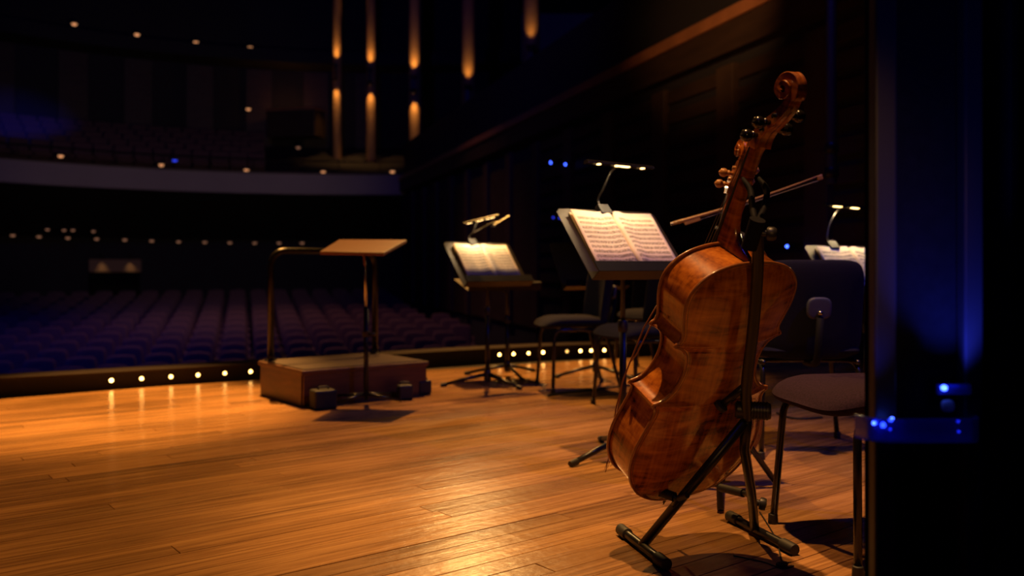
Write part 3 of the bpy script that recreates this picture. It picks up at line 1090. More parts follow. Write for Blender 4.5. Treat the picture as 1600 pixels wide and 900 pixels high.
    # pegs
    for i, (z, y) in enumerate(((1.062, .034), (1.083, .020), (1.104, .007), (1.125, -.006))):
        sx = -1 if i % 2 == 0 else 1
        Mx = Matrix.Translation((0, y, z)) @ Matrix.Rotation(sx * R(90), 4, 'Y')
        MB().lathe([(.0062, -.028), (.0068, .030), (.0105, .034), (.0110, .038), (.0070, .0395), (.0068, .041), (.012, .043), (.0155, .049), (.016, .055), (.014, .063), (.0085, .068), (.004, .0695), (.0035, .072), (0, .073)], Mx, 16).build('peg', pegmat, r, True)
    return r


make_cello(CP, 'large varnished orange-brown cello seen from behind, leaning on a black stand', M_['maple'], M_['ebony'])
CI = CP.inverted()


def cel(px, py, yl):
    """the point of the plane y = yl of the cello's own frame that is seen at a pixel"""
    o = CI @ Vector((0, 0, H))
    q = CI @ at(px, py, 2.5)
    d = q - o
    t = (yl - o.y) / d.y
    return CP @ (o + d * t)


# ------------------------------------------------------------------ its stand
root = thing('cello_stand', (0.56, 2.64, 0), 0, 'black tubular folding stand holding the large cello', 'stand')
off = -Vector((0.56, 2.64, 0))


def rel(p): return Vector(p) + off


J = cel(1168, 648, -0.135)
top = cel(1181, 352, -0.118)
post = catmull([J + Vector((0, 0, -.01)), cel(1166, 606, -0.128), cel(1176, 520, -0.122), cel(1182, 450, -0.118), cel(1184, 395, -0.118), top], 6)
MB().tube([rel(p) for p in post], 0.0150, 14).build('post', M_['black_metal'], root, True)
bars = []
for (xa, ya), (xb, yb) in (((970, 827), (1041, 882)), ((1140, 806), (1241, 859))):
    a, b = fl(xa, ya, .0175), fl(xb, yb, .0175)
    bars.append((a, b))
    MB().tube([rel(a), rel(b)], 0.0130, 14).build('foot_bar', M_['black_metal'], root, 'auto')
    d = (b - a).normalized()
    for e, s in ((a, 1), (b, -1)):
        c = e + d * s * .055
        MB().tube([rel(e - d * s * .004), rel(e), rel(c), rel(c + d * s * .002)], [.0150, .0175, .0175, .0145], 14).build('foot_cap', M_['rubber'], root, 'auto')
la = bars[0][0].lerp(bars[0][1], 0.50)
lb = bars[1][0].lerp(bars[1][1], 0.42)
MB().tube([rel(la), rel(J + Vector((-.006, .004, -.02)))], 0.0140, 14).build('leg', M_['black_metal'], root, True)
kn = cel(1163, 700, -0.140)
MB().tube([rel(lb), rel(lb.lerp(kn, .5) + Vector((.004, 0, 0))), rel(kn), rel(J)], 0.0140, 14).build('leg', M_['black_metal'], root, True)
# clamp knob: ribbed barrel across the joint
axis = Vector((0.98, -0.18, -0.02)).normalized()
Mk = Matrix.Translation(rel(J + Vector((.004, 0, .012)))) @ axis.to_track_quat('Z', 'Y').to_matrix().to_4x4()
prof = [(.020, -.036), (.0235, -.032), (.0235, -.004), (.019, -.002), (.019, .002)]
for i in range(6):
    z = .004 + i * .008
    prof += [(.0245, z), (.0245, z + .005), (.0222, z + .0062), (.0222, z + .0075)]
prof += [(.021, .056), (.0, .058)]
MB().lathe(prof, Mk, 20).build('clamp_knob', M_['black_paint'], root, 'auto')
# lower cradle arms with foam pads
arm0 = la.lerp(J, 0.30)
a1 = at(1060, 779, 2.47)
a2 = at(1000, 757, 2.56)
MB().tube(fillet([rel(arm0), rel(a1), rel(a2)], .03), 0.0085, 10).build('cradle_arm', M_['black_metal'], root, True)
MB().tube([rel(a1.lerp(a2, .1)), rel(a2)], 0.0135, 12).build('foam_pad', M_['foam'], root, 'auto')
MB().tube([rel(a1), rel(a1 + (CP.to_3x3() @ Vector((0, -.028, .035))))], 0.0080, 10).build('cradle_peg', M_['rubber'], root, 'auto')
arm1 = lb.lerp(kn, 0.42)
b1 = at(1168, 772, 2.74)
b2 = at(1126, 762, 2.86)
MB().tube(fillet([rel(arm1), rel(b1), rel(b2)], .02), 0.0085, 10).build('cradle_arm', M_['black_metal'], root, True)
MB().tube([rel(b1.lerp(b2, .15)), rel(b2)], 0.0130, 12).build('foam_pad', M_['foam'], root, 'auto')
Mq = Matrix.Translation(rel(at(1186, 786, 2.70))) @ Vector((1, -.3, -.2)).normalized().to_track_quat('Z', 'Y').to_matrix().to_4x4()
MB().lathe([(.010, -.03), (.010, 0), (.018, .002), (.020, .010), (.018, .020), (.0, .023)], Mq, 16).build('wing_knob', M_['black_paint'], root, 'auto')
# pad on the back of the cello
pb = CP @ Vector((.0, -.092, .335))
pm = cel(1170, 598, -0.128)
MB().tube([rel(pm), rel(pb)], 0.010, 10).build('back_stay', M_['black_metal'], root, True)
MB().lathe([(.012, 0), (.020, .004), (.020, .014), (.014, .018)], Matrix.Translation(rel(pb)) @ (pm - pb).normalized().to_track_quat('Z', 'Y').to_matrix().to_4x4(), 16).build('back_pad', M_['rubber'], root, 'auto')
# neck yoke at the top
lt = CI @ top
MB().tube([rel(CP @ Vector((lt.x, lt.y, lt.z - .06))), rel(CP @ Vector((lt.x, lt.y, lt.z + .015)))], 0.0190, 14).build('yoke_clamp', M_['matte_black'], root, 'auto')
for sx in (-1, 1):
    pts = fillet([CP @ Vector((lt.x, lt.y, lt.z)), CP @ Vector((sx * .02 - .035, -.055, lt.z + .015)), CP @ Vector((sx * .027, -.005, lt.z + .04)), CP @ Vector((sx * .026, .035, lt.z + .055))], .03)
    MB().tube([rel(p) for p in pts], [.0080] * (len(pts) - 2) + [.007, .0045], 10).build('yoke_arm', M_['matte_black'], root, True)
kp = CP @ Vector((lt.x, lt.y, lt.z - .02))
Mq = Matrix.Translation(rel(kp)) @ Vector((.95, -.2, -.05)).normalized().to_track_quat('Z', 'Y').to_matrix().to_4x4()
MB().lathe([(.007, .0), (.007, .028), (.014, .030), (.0165, .034), (.0165, .046), (.013, .052), (.0, .053)], Mq, 16).build('yoke_knob', M_['black_paint'], root, 'auto')

# ------------------------------------------------------------------ brown cord hanging beside the cello
cord = thing('leather_cord', (0.40, 2.86, 0.0), 0, 'thin brown leather cords hanging off the left side of the cello', 'cord')
co = -Vector((0.40, 2.86, 0.0))
for pts in (((1026, 478), (1006, 512), (990, 552), (974, 592), (962, 640), (956, 690), (946, 738)), ((1021, 500), (1004, 535), (993, 556), (984, 566), (972, 600), (964, 650), (962, 712))):
    ys = [2.60, 2.66, 2.70, 2.74, 2.78, 2.80, 2.80]
    MB().tube([at(x, y, Y) + co for (x, y), Y in zip(pts, ys)], [.0024] * 6 + [.0012], 6).build('strand', M_['leather'], cord, True)
for k in range(5):
    x = 950 + k * 4
    MB().tube([at(958, 690, 2.79) + co, at(x + 2, 712, 2.79) + co, at(x - 6 + k, 735 - k * 3, 2.80 + k * .01) + co], [.0016, .0012, .0006], 5).build('tassel_thread', M_['leather'], cord, True)

# ------------------------------------------------------------------ second cello and its bow, further back
M2 = Matrix.Translation((0.685, 3.37, 0.065)) @ Matrix.Rotation(R(8), 4, 'X') @ Matrix.Rotation(R(7), 4, 'Y') @ Matrix.Rotation(R(6), 4, 'Z')
make_cello(M2, 'second cello behind the large one, only its scroll and brown pegs showing', M_['maple'], M_['peg_wood'])
r = thing('cello_stand', (0.72, 3.30, 0), 0, 'dark stand under the second cello, hidden behind the large one', 'stand')
up2 = M2.to_3x3() @ Vector((0, 0, 1))
hb = M2 @ Vector((0, -.13, .30)) - Vector((0.72, 3.30, 0))
tb = M2 @ Vector((0, -.10, .88)) - Vector((0.72, 3.30, 0))
MB().tube([hb, tb], .013, 10).build('post', M_['black_metal'], r, True)
for a in (20, 140, 260):
    MB().tube([hb, (hb.x + .26 * math.cos(R(a)), hb.y + .26 * math.sin(R(a)), .012)], .011, 10).build('leg', M_['black_metal'], r, True)
for sx in (-1, 1):
    q = [M2 @ Vector((0, -.10, .88)), M2 @ Vector((sx * .035, -.07, .89)), M2 @ Vector((sx * .033, .05, .90))]
    MB().tube([p - Vector((0.72, 3.30, 0)) for p in fillet(q, .02)], .008, 8).build('yoke_arm', M_['foam'], r, True)
    q = [M2 @ Vector((0, -.13, .30)), M2 @ Vector((sx * .09, -.10, -.015)), M2 @ Vector((sx * .09, .05, -.015))]
    MB().tube([p - Vector((0.72, 3.30, 0)) for p in fillet(q, .02)], .008, 8).build('cradle_arm', M_['black_metal'], r, True)

# bow: frog end low at the left, tip high at the right
b0, b1 = at(1052, 349, 3.98), at(1284, 273, 4.02)
r = thing('cello_bow', b0, 0, 'pale cello bow resting slantwise behind the large cello neck', 'bow')
d = (b1 - b0)
u = d.normalized()
dn = (Vector((0, 0, -1)) - u * u.dot(Vector((0, 0, -1)))).normalized()
pts = [u * (d.length * t) + dn * (.010 * math.sin(math.pi * t)) for t in [i / 14 for i in range(15)]]
MB().tube(pts, [.0085 - .0058 * i / 14 for i in range(15)], 8).build('stick', M_['bowwood'], r, True)
side = u.cross(dn)
mb = MB()
h0, h1 = u * .05 + dn * .022, u * (d.length - .015) + dn * .020
mb.loft([[p + side * a + dn * b for a, b in ((-.003, -.0006), (.003, -.0006), (.003, .0006), (-.003, .0006))] for p in (h0, h1)])
mb.build('hair', M_['horsehair'], r)
Mb = Matrix((tuple(u) + (0,), tuple(side) + (0,), tuple(dn) + (0,), (0, 0, 0, 1))).transposed()
MB().box((.085, 0, .014), (.075, .012, .024), Mb).build('frog', M_['bowwood'], r, bevel=.003)
MB().lathe([(.0075, -.012), (.0078, 0), (.0078, .016), (.006, .018)], u.to_track_quat('Z', 'Y').to_matrix().to_4x4(), 12).build('screw_button', M_['gut'], r, 'auto')
MB().box((d.length - .012, 0, .010), (.026, .010, .024), Mb).build('tip', M_['bowwood'], r, bevel=.004)


# ================================================================== chairs
def warp_pad(w, h, t, f, n=10, p=5.0, crown=.35):
    mb = MB()
    mb.pillow(w, h, t, None, n, p, crown)
    mb.v = [Vector(f(v.x, v.y, v.z)) for v in mb.v]
    return mb


def make_chair(name, label, cloth, plate_=True, group='orchestra chairs'):
    r = thing(name, (0, 0, 0), 0, label, 'chair', group)

    def fs(x, y, z):
        drop = .035 * max(0, (y - .08) / .16) ** 2
        dish = .010 * (1 - (x / .235) ** 2) * (1 if z > 0 else 0)
        return (x, y + .03, z + .452 - drop - dish)
    # a finer cushion: several rings across
    mb = MB()
    NX, NY = 22, 20
    W_, D_, T_ = .47, .45, .080
    def sup(a, b): return (abs(a) ** 6 + abs(b) ** 6)
    grid = {}
    vs, fc = [], []
    for s in (1, -1):
        for i in range(NX + 1):
            for j in range(NY + 1):
                a, b = -1 + 2 * i / NX, -1 + 2 * j / NY
                a, b = math.sin(a * math.pi / 2), math.sin(b * math.pi / 2)
                m_ = max(abs(a), abs(b), 1e-6)
                ln_ = max((abs(a / m_) ** 5 + abs(b / m_) ** 5) ** (1 / 5), 1e-3)
                x, y = a / ln_ * W_ / 2, b / ln_ * D_ / 2
                e = max(0, 1 - m_ ** 5) ** .5
                grid[s, i, j] = len(vs)
                vs.append(fs(x, y, s * T_ / 2 * e))
    for s in (1, -1):
        for i in range(NX):
            for j in range(NY):
                q = (grid[s, i, j], grid[s, i + 1, j], grid[s, i + 1, j + 1], grid[s, i, j + 1])
                fc.append(q if s > 0 else q[::-1])
    mb.add(vs, fc)
    mb.build('seat', cloth, r, True)

    def fb(x, y, z):
        t = (y + .215)
        return (x, -.185 + .075 * (x / .235) ** 2 - z - .16 * t * .9, .415 + t)
    vs, fc, grid = [], [], {}
    W_, D_, T_ = .47, .43, .055
    for s in (1, -1):
        for i in range(NX + 1):
            for j in range(NY + 1):
                a, b = math.sin((-1 + 2 * i / NX) * math.pi / 2), math.sin((-1 + 2 * j / NY) * math.pi / 2)
                m_ = max(abs(a), abs(b), 1e-6)
                ln_ = max((abs(a / m_) ** 6 + abs(b / m_) ** 6) ** (1 / 6), 1e-3)
                x, y = a / ln_ * W_ / 2, b / ln_ * D_ / 2
                e = max(0, 1 - m_ ** 5) ** .5
                grid[s, i, j] = len(vs)
                vs.append(fb(x, y, s * T_ / 2 * e))
    for s in (1, -1):
        for i in range(NX):
            for j in range(NY):
                q = (grid[s, i, j], grid[s, i + 1, j], grid[s, i + 1, j + 1], grid[s, i, j + 1])
                fc.append(q if s > 0 else q[::-1])
    MB().add(vs, fc).build('backrest', cloth, r, True)
    for sx in (-1, 1):
        pts = fillet([(sx * .250, .205, .0), (sx * .212, .185, .405), (sx * .205, -.17, .400)], .055, 8)
        MB().tube(pts, .0115, 12).build('front_leg', M_['tubular'], r, True)
        pts = fillet([(sx * .205, -.02, .400), (sx * .205, -.155, .395), (sx * .240, -.255, .0)], .05, 8)
        MB().tube(pts, .0115, 12).build('rear_leg', M_['tubular'], r, True)
        for y_ in ((.205, .250), (-.255, .240)):
            MB().lathe([(.015, 0), (.016, .004), (.0145, .030), (.012, .032)], Tm((sx * y_[1], y_[0], 0)), 12).build('foot', M_['rubber'], r, 'auto')
    MB().tube([(-.205, .10, .405), (.205, .10, .405)], .009, 8).build('cross_bar', M_['tubular'], r, True)
    MB().tube([(-.205, -.12, .405), (.205, -.12, .405)], .009, 8).build('cross_bar', M_['tubular'], r, True)
    sp = fillet([(0, -.10, .395), (0, -.245, .40), (0, -.285, .60)], .05, 8)
    MB().tube(sp, .016, 10).build('back_spine', M_['matte_black'], r, True)
    pl = MB()
    pl.pillow(.105, .095, .022, Tm((0, -.268, .64), 0, R(90 + 8)), n=6, p=3.2, crown=.25)
    po = pl.build('back_plate', M_['plate'], r, True)
    MB().lathe([(.010, 0), (.011, .008), (.006, .014), (0, .015)], Tm((0, -.279, .62), 0, R(90)), 12).build('bolt', M_['chrome'], po, True)
    return r


ch = make_chair('orchestra_chair', 'plum upholstered chair facing the cello, half hidden by the black drape', M_['seat'])
ch.location = (1.072, 2.615, 0)
ch.rotation_euler = (0, 0, R(99))
for loc, rz, lb in (((1.295, 4.02, 0), R(0), 'dark chair seen from behind with a round slate plate on its back'),
                    ((0.765, 5.12, 0), R(112), 'dim blue chair behind the tall music stand pole'),
                    ((0.42, 5.98, 0), R(100), 'darkest chair, far off under the small dark music stand'),
                    ((1.10, 6.9, 0), R(150), 'dark chair at the back beside the side wall')):
    c = copy_tree(ch)
    c.location = loc
    c.rotation_euler = (0, 0, rz)
    c['label'] = lb
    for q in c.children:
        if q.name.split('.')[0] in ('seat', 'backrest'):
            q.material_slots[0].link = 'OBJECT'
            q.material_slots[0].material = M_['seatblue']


# ================================================================== music stands
def make_stand(base, p, yaw, lean, label, foot_rot=0.0, dw=(-.285, .272), dh=.335, rod='black_metal'):
    """p: bottom centre of the desk face, yaw and lean of the desk"""
    r = thing('music_stand', base, 0, label, 'music stand', 'music stands')
    o = Vector(p) - Vector(base)
    ux = Vector((math.cos(yaw), math.sin(yaw), 0))
    nh = Vector((math.sin(yaw), -math.cos(yaw), 0))
    up = Vector((0, 0, math.cos(lean))) - nh * math.sin(lean)
    nn = nh * math.cos(lean) + Vector((0, 0, math.sin(lean)))
    D = Matrix((tuple(ux) + (0,), tuple(up) + (0,), tuple(nn) + (0,), (0, 0, 0, 1))).transposed()
    D.translation = o
    a, b = dw
    MB().prism([(a, -.055), (b, -.055), (b, dh - .02), (b - .02, dh), (a + .02, dh), (a, dh - .02)], -.010, -.0075, D).build('desk', M_['bronze'], r)
    MB().box(((a + b) / 2, -.055, .018), (b - a, .003, .056), D).build('ledge', M_['bronze'], r)
    MB().box(((a + b) / 2, -.030, .047), (b - a, .052, .003), D).build('lip', M_['matte_black'], r)
    MB().box(((a + b) / 2, .14, -.016), (.10, .16, .012), D).build('bracket', M_['black_metal'], r)
    hinge = D @ Vector(((a + b) / 2, .13, -.03))
    MB().tube([(0, 0, .06), (0, 0, hinge.z * .62)], .0155, 12).build('lower_pole', M_[rod], r, True)
    MB().tube([(0, 0, hinge.z * .60), (0, 0, hinge.z - .04), hinge], .0105, 12).build('upper_pole', M_[rod], r, True)
    MB().lathe([(.019, 0), (.021, .01), (.021, .045), (.017, .05)], Tm((0, 0, hinge.z * .60)), 14).build('collar', M_['black_paint'], r, 'auto')
    MB().lathe([(.020, .03), (.024, .04), (.024, .10), (.018, .11)], None, 14).build('hub', M_['black_paint'], r, 'auto')
    for k in range(3):
        an = foot_rot + k * 2 * math.pi / 3
        c, s_ = math.cos(an), math.sin(an)
        lg = MB().tube([(c * .015, s_ * .015, .075), (c * .15, s_ * .15, .050), (c * .30, s_ * .30, .016)], [.013, .0125, .0115], 10).build('leg', M_['black_metal'], r, True)
        MB().tube([(c * .285, s_ * .285, .018), (c * .325, s_ * .325, .0125)], [.0145, .0125], 10).build('rubber_foot', M_['rubber'], lg, 'auto')
    return r, D, Vector(base)


def make_score(D, base, label, w=.46, h=.31, shift=0.0, up0=-.048):
    o = base + D.translation
    r = bpy.data.objects.new('open_score', None)
    r.empty_display_size = .05
    M = D.copy()
    M.translation = o
    r.matrix_world = M
    COL.objects.link(r)
    tag(r, label, 'sheet music', 'lit scores on music stands')
    for sx, nm in ((-1, 'page'), (1, 'page')):
        NU, NV = 14, 3
        vs, fs, uv = [], [], []
        for j in range(NV + 1):
            for i in range(NU + 1):
                t = i / NU
                x = shift + sx * t * w / 2
                zb = .004 + .013 * math.exp(-((t - .12) / .14) ** 2) * (1 - math.exp(-(t / .03) ** 2)) + .004 * t * t
                lift = .010 * t * (j / NV) ** 2 * (1 if sx < 0 else .6)
                vs.append((x, up0 + h * j / NV - (0.004 * t if sx > 0 else 0), zb + lift))
                uv.append(((1 - t) if sx < 0 else t, j / NV))
        n = NU + 1
        for j in range(NV):
            for i in range(NU):
                q = (j * n + i, j * n + i + 1, (j + 1) * n + i + 1, (j + 1) * n + i)
                fs.append(q if sx > 0 else q[::-1])
        o_ = MB().add(vs, fs).build(nm, M_['score'], r, True)
        ul = o_.data.uv_layers.new(name='UVMap')
        for lp in o_.data.loops:
            ul.data[lp.index].uv = uv[lp.vertex_index]
        so = o_.modifiers.new('sheet', 'SOLIDIFY')
        so.thickness = .0006
        # block of pages underneath
        MB().box((shift + sx * w * .25, up0 + h / 2, .0015 - .003), (w * .49, h * .985, .004)).build('page_block', M_['page'], r)
    return r


def make_lamp(name, D, base, clip_x, bars, label, dh=.335, watts=.30):
    """clip-on light: bars = [(centre in desk frame, direction angle, length, neck foot x, [(led offset, watts share)])]"""
    r = bpy.data.objects.new(name, None)
    r.empty_display_size = .05
    M = D.copy()
    M.translation = base + D.translation
    r.matrix_world = M
    COL.objects.link(r)
    tag(r, label, 'lamp', 'clip lamps on music stands')
    MB().box((clip_x, dh - .012, .004), (.062, .055, .030)).build('clip', M_['black_paint'], r, bevel=.004)
    for c, dirv, ln, leds in bars:
        c, u_ = Vector(c), Vector(dirv).normalized()
        pts = catmull([(clip_x, dh, .004), (clip_x, dh + .05, .004), (clip_x + (c.x - clip_x) * .3, dh + (c.y - dh) * .75, c.z * .35), (clip_x + (c.x - clip_x) * .8, c.y + .015, c.z * .75), c], 6)
        MB().tube(pts, .0055, 8).build('gooseneck', M_['tubular'], r, True)
        down = Vector((0, -.80, -.60)).normalized()          # towards the pages
        down = (down - u_ * down.dot(u_)).normalized()
        sd = u_.cross(down)
        rings = []
        for e in (-ln / 2, ln / 2):
            ring = []
            for k in range(9):
                a = math.pi * k / 8
                ring.append(c + u_ * e + sd * (.020 * math.cos(a)) - down * (.016 * math.sin(a)))
            for k in range(8, -1, -1):
                a = math.pi * k / 8
                ring.append(c + u_ * e + sd * (.0175 * math.cos(a)) - down * (.0135 * math.sin(a)))
            rings.append(ring)
        hd = MB(); hd.loft(rings)
        ho = hd.build('lamp_head', M_['tubular'], r, 'auto')
        for e in (-ln / 2, ln / 2):
            pl = [c + u_ * e + sd * (.019 * math.cos(math.pi * k / 8)) - down * (.015 * math.sin(math.pi * k / 8)) for k in range(9)]
            pl2 = [p + u_ * math.copysign(.004, e) for p in pl]
            mbx = MB(); mbx.loft([pl, pl2]); mbx.build('end_cap', M_['black_paint'], ho, 'auto')
        for e, share, le in leds:
            q = c + u_ * e + down * .0005
            mbl = MB()
            mbl.loft([[q + u_ * s + sd * a + down * b for a, b in ((-.008, -.003), (.008, -.003), (.008, .002), (-.008, .002))] for s in (-le / 2, le / 2)])
            mbl.build('led', M_['led_warm'], ho)
            L = bpy.data.lights.new('stand_led', 'AREA')
            L.shape = 'RECTANGLE'
            L.size, L.size_y = max(le, .02), .014
            L.energy = watts * share
            L.color = (1.0, 0.70, 0.36)
            lo = bpy.data.objects.new('stand_led', L)
            wq = M @ (q + down * .006)
            wd = M.to_3x3() @ (down + Vector((0, 0, -.10))).normalized()
            lo.location = wq
            lo.rotation_euler = wd.to_track_quat('-Z', 'Y').to_euler()
            COL.objects.link(lo)
    return r


# the large stand beside the cello
pB = Vector((0.5418, 3.748, 0.8113))
sB, dB, bB = make_stand((0.478, 3.835, 0), pB, .592, .699, 'tall black music stand with a bright open score, right beside the cello', foot_rot=R(222))
make_score(dB, bB, 'large bright open score with dark staves beside the cello', up0=0.0)
make_lamp('stand_lamp', dB, bB, -.03, [((.02, .44, .165), (1, -.03, .01), .36, [(.015, 1.0, .075), (-.115, 1.7, .012), (.13, .55, .014)])], 'long bar clip lamp over the large score beside the cello', watts=.44)
# the middle stand
pA = Vector((-.1075, 6.013, .7286))
sA, dA, bA = make_stand((-.168, 6.09, 0), pA, .659, .702, 'music stand with a small glowing score in mid stage', foot_rot=R(195))
make_score(dA, bA, 'small glowing open score in mid stage, between the podium and the tall stand', w=.45, h=.304, up0=0.0)
make_lamp('stand_lamp', dA, bA, -.05, [((-.02, .40, .15), (.9, .04, .30), .26, [(-.09, 1.2, .03), (-.01, .7, .05), (.07, .7, .06)]), ((.20, .44, .10), (.55, .25, .1), .17, [(.0, .4, .05)])], 'two headed clip lamp over the small glowing score', watts=.62)
# the stand behind the round-backed chair
pC = Vector((1.93, 4.72, .685))
sC, dC, bC = make_stand((1.93, 4.84, 0), pC, R(22), R(42), 'music stand whose lit page peeks over the dark chair back', foot_rot=R(260))
make_score(dC, bC, 'lit page peeking over the dark chair back beside the drape', up0=0.0)
make_lamp('stand_lamp', dC, bC, -.10, [((.02, .50, .13), (1, -.05, -.02), .30, [(-.06, 1.0, .05), (.06, .6, .05)])], 'bar clip lamp on a curved neck over the page behind the dark chair', watts=1.0)
# unlit stands
make_stand((-.035, 6.62, 0), (-.06, 6.45, .66), R(20), R(78), 'small unlit music stand with its desk folded flat, behind the glowing score', foot_rot=R(170))
make_stand((.62, 6.60, 0), (.60, 6.45, .70), R(30), R(30), 'unlit dark music stand half behind the tall stand', foot_rot=R(200))

# ================================================================== the conductor's podium
PZ = 0.216
pN, pL, pR = fl(473, 577.6, PZ), fl(402, 562.6, PZ), fl(671, 563.3, PZ)
pc = (pL + pR) / 2
ang = math.atan2((pR - pN).y, (pR - pN).x)
wR, wL = (pR - pN).length, (pL - pN).length
ang = (math.atan2((pR - pN).y, (pR - pN).x) + math.atan2((pL - pN).y, (pL - pN).x) - math.pi / 2) / 2
r = thing('conductor_podium', (pc.x, pc.y, 0), ang, 'low wooden conductor podium with a carpeted top and a tubular guard rail', 'podium')
hx, hy = wR / 2, wL / 2
for nm, c, s in (('front_panel', (0, -hy + .009, (PZ - .03) / 2), (2 * hx - .02, .018, PZ - .03)), ('rear_panel', (0, hy - .012, (PZ - .03) / 2), (2 * hx - .02, .018, PZ - .03)),
                 ('side_panel', (-hx + .012, 0, (PZ - .03) / 2), (.018, 2 * hy - .045, PZ - .03)), ('side_panel', (hx - .012, 0, (PZ - .03) / 2), (.018, 2 * hy - .045, PZ - .03))):
    MB().box(c, s).build(nm, M_['podium'], r)
MB().box((0, 0, PZ - .018), (2 * hx + .012, 2 * hy + .012, .026)).build('top_edge', M_['podium'], r, bevel=.005)
MB().box((0, 0, PZ - .003), (2 * hx - .03, 2 * hy - .03, .008)).build('carpet', M_['carpet'], r)
# guard rail along the edge nearest the audience
zt = PZ + .70
pts = fillet([(-hx + .055, hy - .06, PZ), (-hx + .055, hy - .06, zt), (hx - .05, hy - .06, zt), (hx - .05, hy - .06, PZ)], .11, 10)
MB().tube(pts, .0205, 14).build('guard_rail', M_['tubular'], r, True)
for sx in (-hx + .055, hx - .05):
    MB().lathe([(.038, 0), (.038, .006), (.024, .012), (.024, .03)], Tm((sx, hy - .06, PZ + .001)), 16).build('rail_flange', M_['tubular'], r, 'auto')

# conductor's desk on a pole
db = fl(572, 632)
r = thing('conductor_desk', db, 0, 'flat wooden conductor desk on a thin pole in front of the podium', 'desk')
NL, NR, FR, FL_ = at(500, 398, 5.12), at(600, 400, 5.08), at(636, 379.5, 5.46), at(530, 379, 5.50)
nrm = (NR - NL).cross(FL_ - NL).normalized()
mb = MB()
mb.loft([[p - db for p in (NL, NR, FR, FL_)], [p - db + nrm * .020 for p in (NL, NR, FR, FL_)]])
mb.build('desk_board', M_['deskwood'], r, bevel=.003)
ctr = (NL + NR + FR + FL_) / 4 - db
mb = MB()
mb.loft([[(NL + NR) / 2 - db - nrm * .012 + (NR - NL).normalized() * s + (FL_ - NL) * .55 + nrm * k * .012 + (FL_ - NL).normalized() * t for s, t in ((-.11, -.02), (.11, -.02), (.11, .02), (-.11, .02))] for k in (0, 1)])
mb.build('bracket', M_['black_metal'], r)
cx = Vector((0, 0, ctr.z - .03))
hd = ctr - nrm * .012
MB().tube([(0, 0, .55), (hd.x * .3, hd.y * .3, hd.z - .10), hd], .0085, 12).build('upper_pole', M_['chrome'], r, True)
MB().tube([(0, 0, .03), (0, 0, .57)], .0145, 12).build('lower_pole', M_['black_metal'], r, True)
MB().lathe([(.020, 0), (.022, .008), (.022, .03), (.017, .034)], Tm((0, 0, .40)), 14).build('collar', M_['bronze'], r, 'auto')
MB().tube([(0, 0, .415), (.055, -.01, .415)], [.008, .011], 10).build('collar_screw', M_['bronze'], r, True)
for e in ((-.19, -.06, .012), (.20, .075, .012), (-.17, .02, .050), (.13, .13, .045)):
    MB().tube([(0, 0, .062), e], [.011, .008], 8).build('base_leg', M_['tubular'], r, True)
for px_, py_, w, h, lb, rz in ((504, 639, .135, .110, 'larger black stage weight on the left of the desk base', 32), (632, 625, .090, .092, 'smaller black stage weight on the right of the desk base', 20), (660, 616.5, .095, .090, 'black stage weight at the far right podium corner', 38)):
    p = fl(px_, py_)
    b = thing('stage_weight', (p.x, p.y + .02, 0), R(rz), lb, 'weight', 'black weights round the conductor desk')
    MB().box((0, 0, h / 2), (w, w * .8, h)).build('block', M_['rubber'], b, bevel=.012)
    MB().tube(fillet([(-.03, 0, h - .004), (-.03, 0, h + .014), (.03, 0, h + .014), (.03, 0, h - .004)], .01), .005, 8).build('handle', M_['rubber'], b, True)

# ================================================================== the wing on the right
# black drape with folds
def drape(name, pts_xy, z0, z1, m, label, thick=.012):
    line = catmull([(x, y, 0) for x, y in pts_xy], 5)
    mb = ribbon(line, -thick / 2, thick / 2, z0, z1)
    return tag(mb.build(name, m, None, 'auto'), label, 'curtain')


fold = [(0.648, 1.62)]
for i in range(1, 14):
    fold.append((0.648 + i * .062, 1.62 + (.045 if i % 2 else -.02)))
drape('black_drape', fold, 0.0, 4.2, M_['velvet'], 'black floor length drape hanging close by on the right')
# metal posts of the wing frame, one each side of the gap, joined by a light collar
r = thing('wing_frame', (0.70, 1.5, 0), 0, 'slim dark two post frame before the drape with a glowing blue collar', 'frame')
wo = -Vector((0.70, 1.5, 0))
for xa, xb, nm in ((1362, 1396, 'post'), (1500, 1530, 'post')):
    a, b = at(xa, 415, 1.5), at(xb, 415, 1.5)
    MB().box(((a.x + b.x) / 2 - .70, .0, 1.6), (b.x - a.x, .030, 3.2)).build(nm, M_['wingmetal'], r, bevel=.004)
MB().box((at(1446, 415, 1.5).x - .70, .012, 1.6), (.112, .006, 3.2)).build('back_panel', M_['velvet'], r)
zc0, zc1 = at(1400, 685, 1.47).z, at(1400, 652, 1.47).z
xl, xr = at(1356, 415, 1.47).x - .70, at(1524, 415, 1.47).x - .70
ring = []
tray = fillet([(xl - .012, -.004, 0), (xl + .008, -.050, 0), (xr, -.050, 0), (xr + .012, -.004, 0)], .03, 6)
mb = MB()
rings = []
for i, p in enumerate(tray):
    rings.append([(p.x, p.y, zc0), (p.x, p.y, zc1), (p.x * .985 + .0, p.y * .86 + .004, zc1), (p.x * .985, p.y * .86 + .004, zc0)])
mb.loft(rings)
mb.build('light_collar', M_['acrylic'], r, 'auto')
MB().prism([(p.x, p.y + .002) for p in tray], zc0 - .004, zc0).build('collar_base', M_['acrylic'], r)
leds = [(1366, 661, .0036), (1394, 656, .0046), (1380, 665, .0048), (1393, 672, .003), (1502, 660, .0026), (1503, 676, .0026), (1475, 606, .0052)]  # the last, raised bead is a reflected bright spot made as a glowing dot
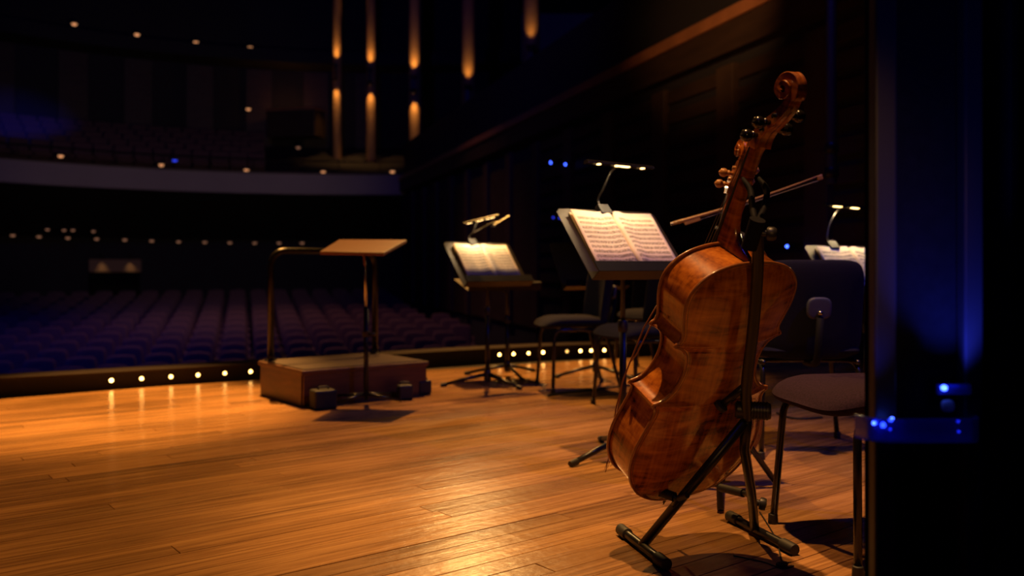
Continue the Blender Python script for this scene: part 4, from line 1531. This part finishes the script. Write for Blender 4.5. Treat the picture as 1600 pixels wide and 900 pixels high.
for px_, py_, rad in leds:
    p = at(px_, py_, 1.462) + wo
    mb = MB()
    mb.lathe([(0, -rad), (rad * .8, -rad * .6), (rad, 0), (rad * .8, rad * .6), (0, rad)], Tm(p), 12)
    mb.build('led', M_['led_blue'] if rad > .003 else M_['led_soft'], r, True)
p = at(1490, 608, 1.48) + wo
MB().box(p, (.055, .012, .018)).build('led_holder', M_['acrylic'], r, bevel=.003)  # block added behind the bead that imitates a reflection
p = at(1481, 634, 1.47) + wo
MB().pillow(.026, .020, .008, Tm(p, 0, R(80), R(20)), n=4, p=2.6).build('paper_tag', M_['page'], r, True)


def point(name, loc, watts, color, rad=.02):
    L = bpy.data.lights.new(name, 'POINT')
    L.energy = watts
    L.color = color
    L.shadow_soft_size = rad
    o = bpy.data.objects.new(name, L)
    o.location = loc
    COL.objects.link(o)


# the collar throws its blue light upwards along the posts
p = at(1378, 655, 1.44)
spot('collar_uplight', p, p + Vector((.012, .055, .6)), 1.4, BLUE, 60, .8, .01)
p = at(1512, 655, 1.43)
spot('collar_uplight', p, p + Vector((.0, .075, 1.0)), 15, BLUE, 70, .8, .01)

# blue lit lighting pipe hanging in the wing
p = at(1299, 415, 6.2)
r = thing('lighting_pipe', (p.x, p.y, 1.39), 0, 'blue lit vertical lighting pipe hanging above the dark chair', 'pipe')
MB().tube([(0, 0, 0), (0, 0, 4.0)], .036, 14).build('pipe', M_['wingmetal'], r, 'auto')
for z in (.05, .22, 1.55, 1.75):
    MB().lathe([(.045, 0), (.050, .01), (.050, .05), (.045, .06)], Tm((0, 0, z)), 14).build('clamp', M_['black_metal'], r, 'auto')
MB().lathe([(.05, 0), (.075, .03), (.075, .22), (.03, .25)], Tm((.10, -.02, 1.62), 0, R(25)), 16).build('lantern', M_['black_metal'], r, 'auto')
spot('pipe_blue', (p.x - .9, p.y - 1.6, 4.4), (p.x, p.y, 2.3), 60, BLUE, 40, .8)
# blue light raking the near drape from above
spot('drape_blue', (0.2, 0.5, 3.4), (0.66, 1.6, 1.2), 14, BLUE, 24, .9)

# ================================================================== cables and floor bits
def cable(name, pix, rad, label, m='rubber'):
    pts = [fl(x, y, rad) for x, y in pix]
    b = pts[0].copy(); b.z = 0
    o = MB().tube([p - b for p in catmull(pts, 6)], rad, 7).build(name, M_[m], None, True)
    o.location = b
    return tag(o, label, 'cable')


cable('floor_cable', [(1187, 800), (1200, 820), (1212, 842), (1218, 862), (1222, 880)], .0022, 'thin black wire running from the cello stand towards the camera')
cable('floor_cable', [(1146, 868), (1170, 873), (1196, 879), (1222, 888), (1240, 884)], .0020, 'thin black wire curling on the floor below the cello stand')
p = fl(1222, 885)
b = thing('wire_plug', (p.x, p.y, 0), R(30), 'small black plug at the end of the thin floor wire', 'plug')
MB().pillow(.040, .020, .010, Tm((0, 0, .006)), n=5, p=2.6).build('plug_body', M_['rubber'], b, True)
MB().tube([(.018, 0, .006), (.034, 0, .005)], .0025, 8).build('plug_pin', M_['chrome'], b, True)
cable('floor_cable', [(856, 618), (885, 613), (920, 610), (962, 604), (1000, 600)], .007, 'black cable lying across the far stage behind the tall stand')
cable('floor_cable', [(1214, 645), (1232, 652), (1256, 654), (1285, 652)], .006, 'dark tube laid in place of a long floor shadow under the plum chair')  # shade made as geometry: a black tube drawn along the elongated shadow

# every piece of the setting carries its everyday word
for o in list(COL.objects):
    if o.parent is None and o.type in ('MESH', 'EMPTY'):
        head = o.name.split('.')[0].split('_')[0]
        if head in ('floor', 'wall', 'ceiling', 'trim', 'door'):
            o['kind'] = 'structure'
            o['category'] = head
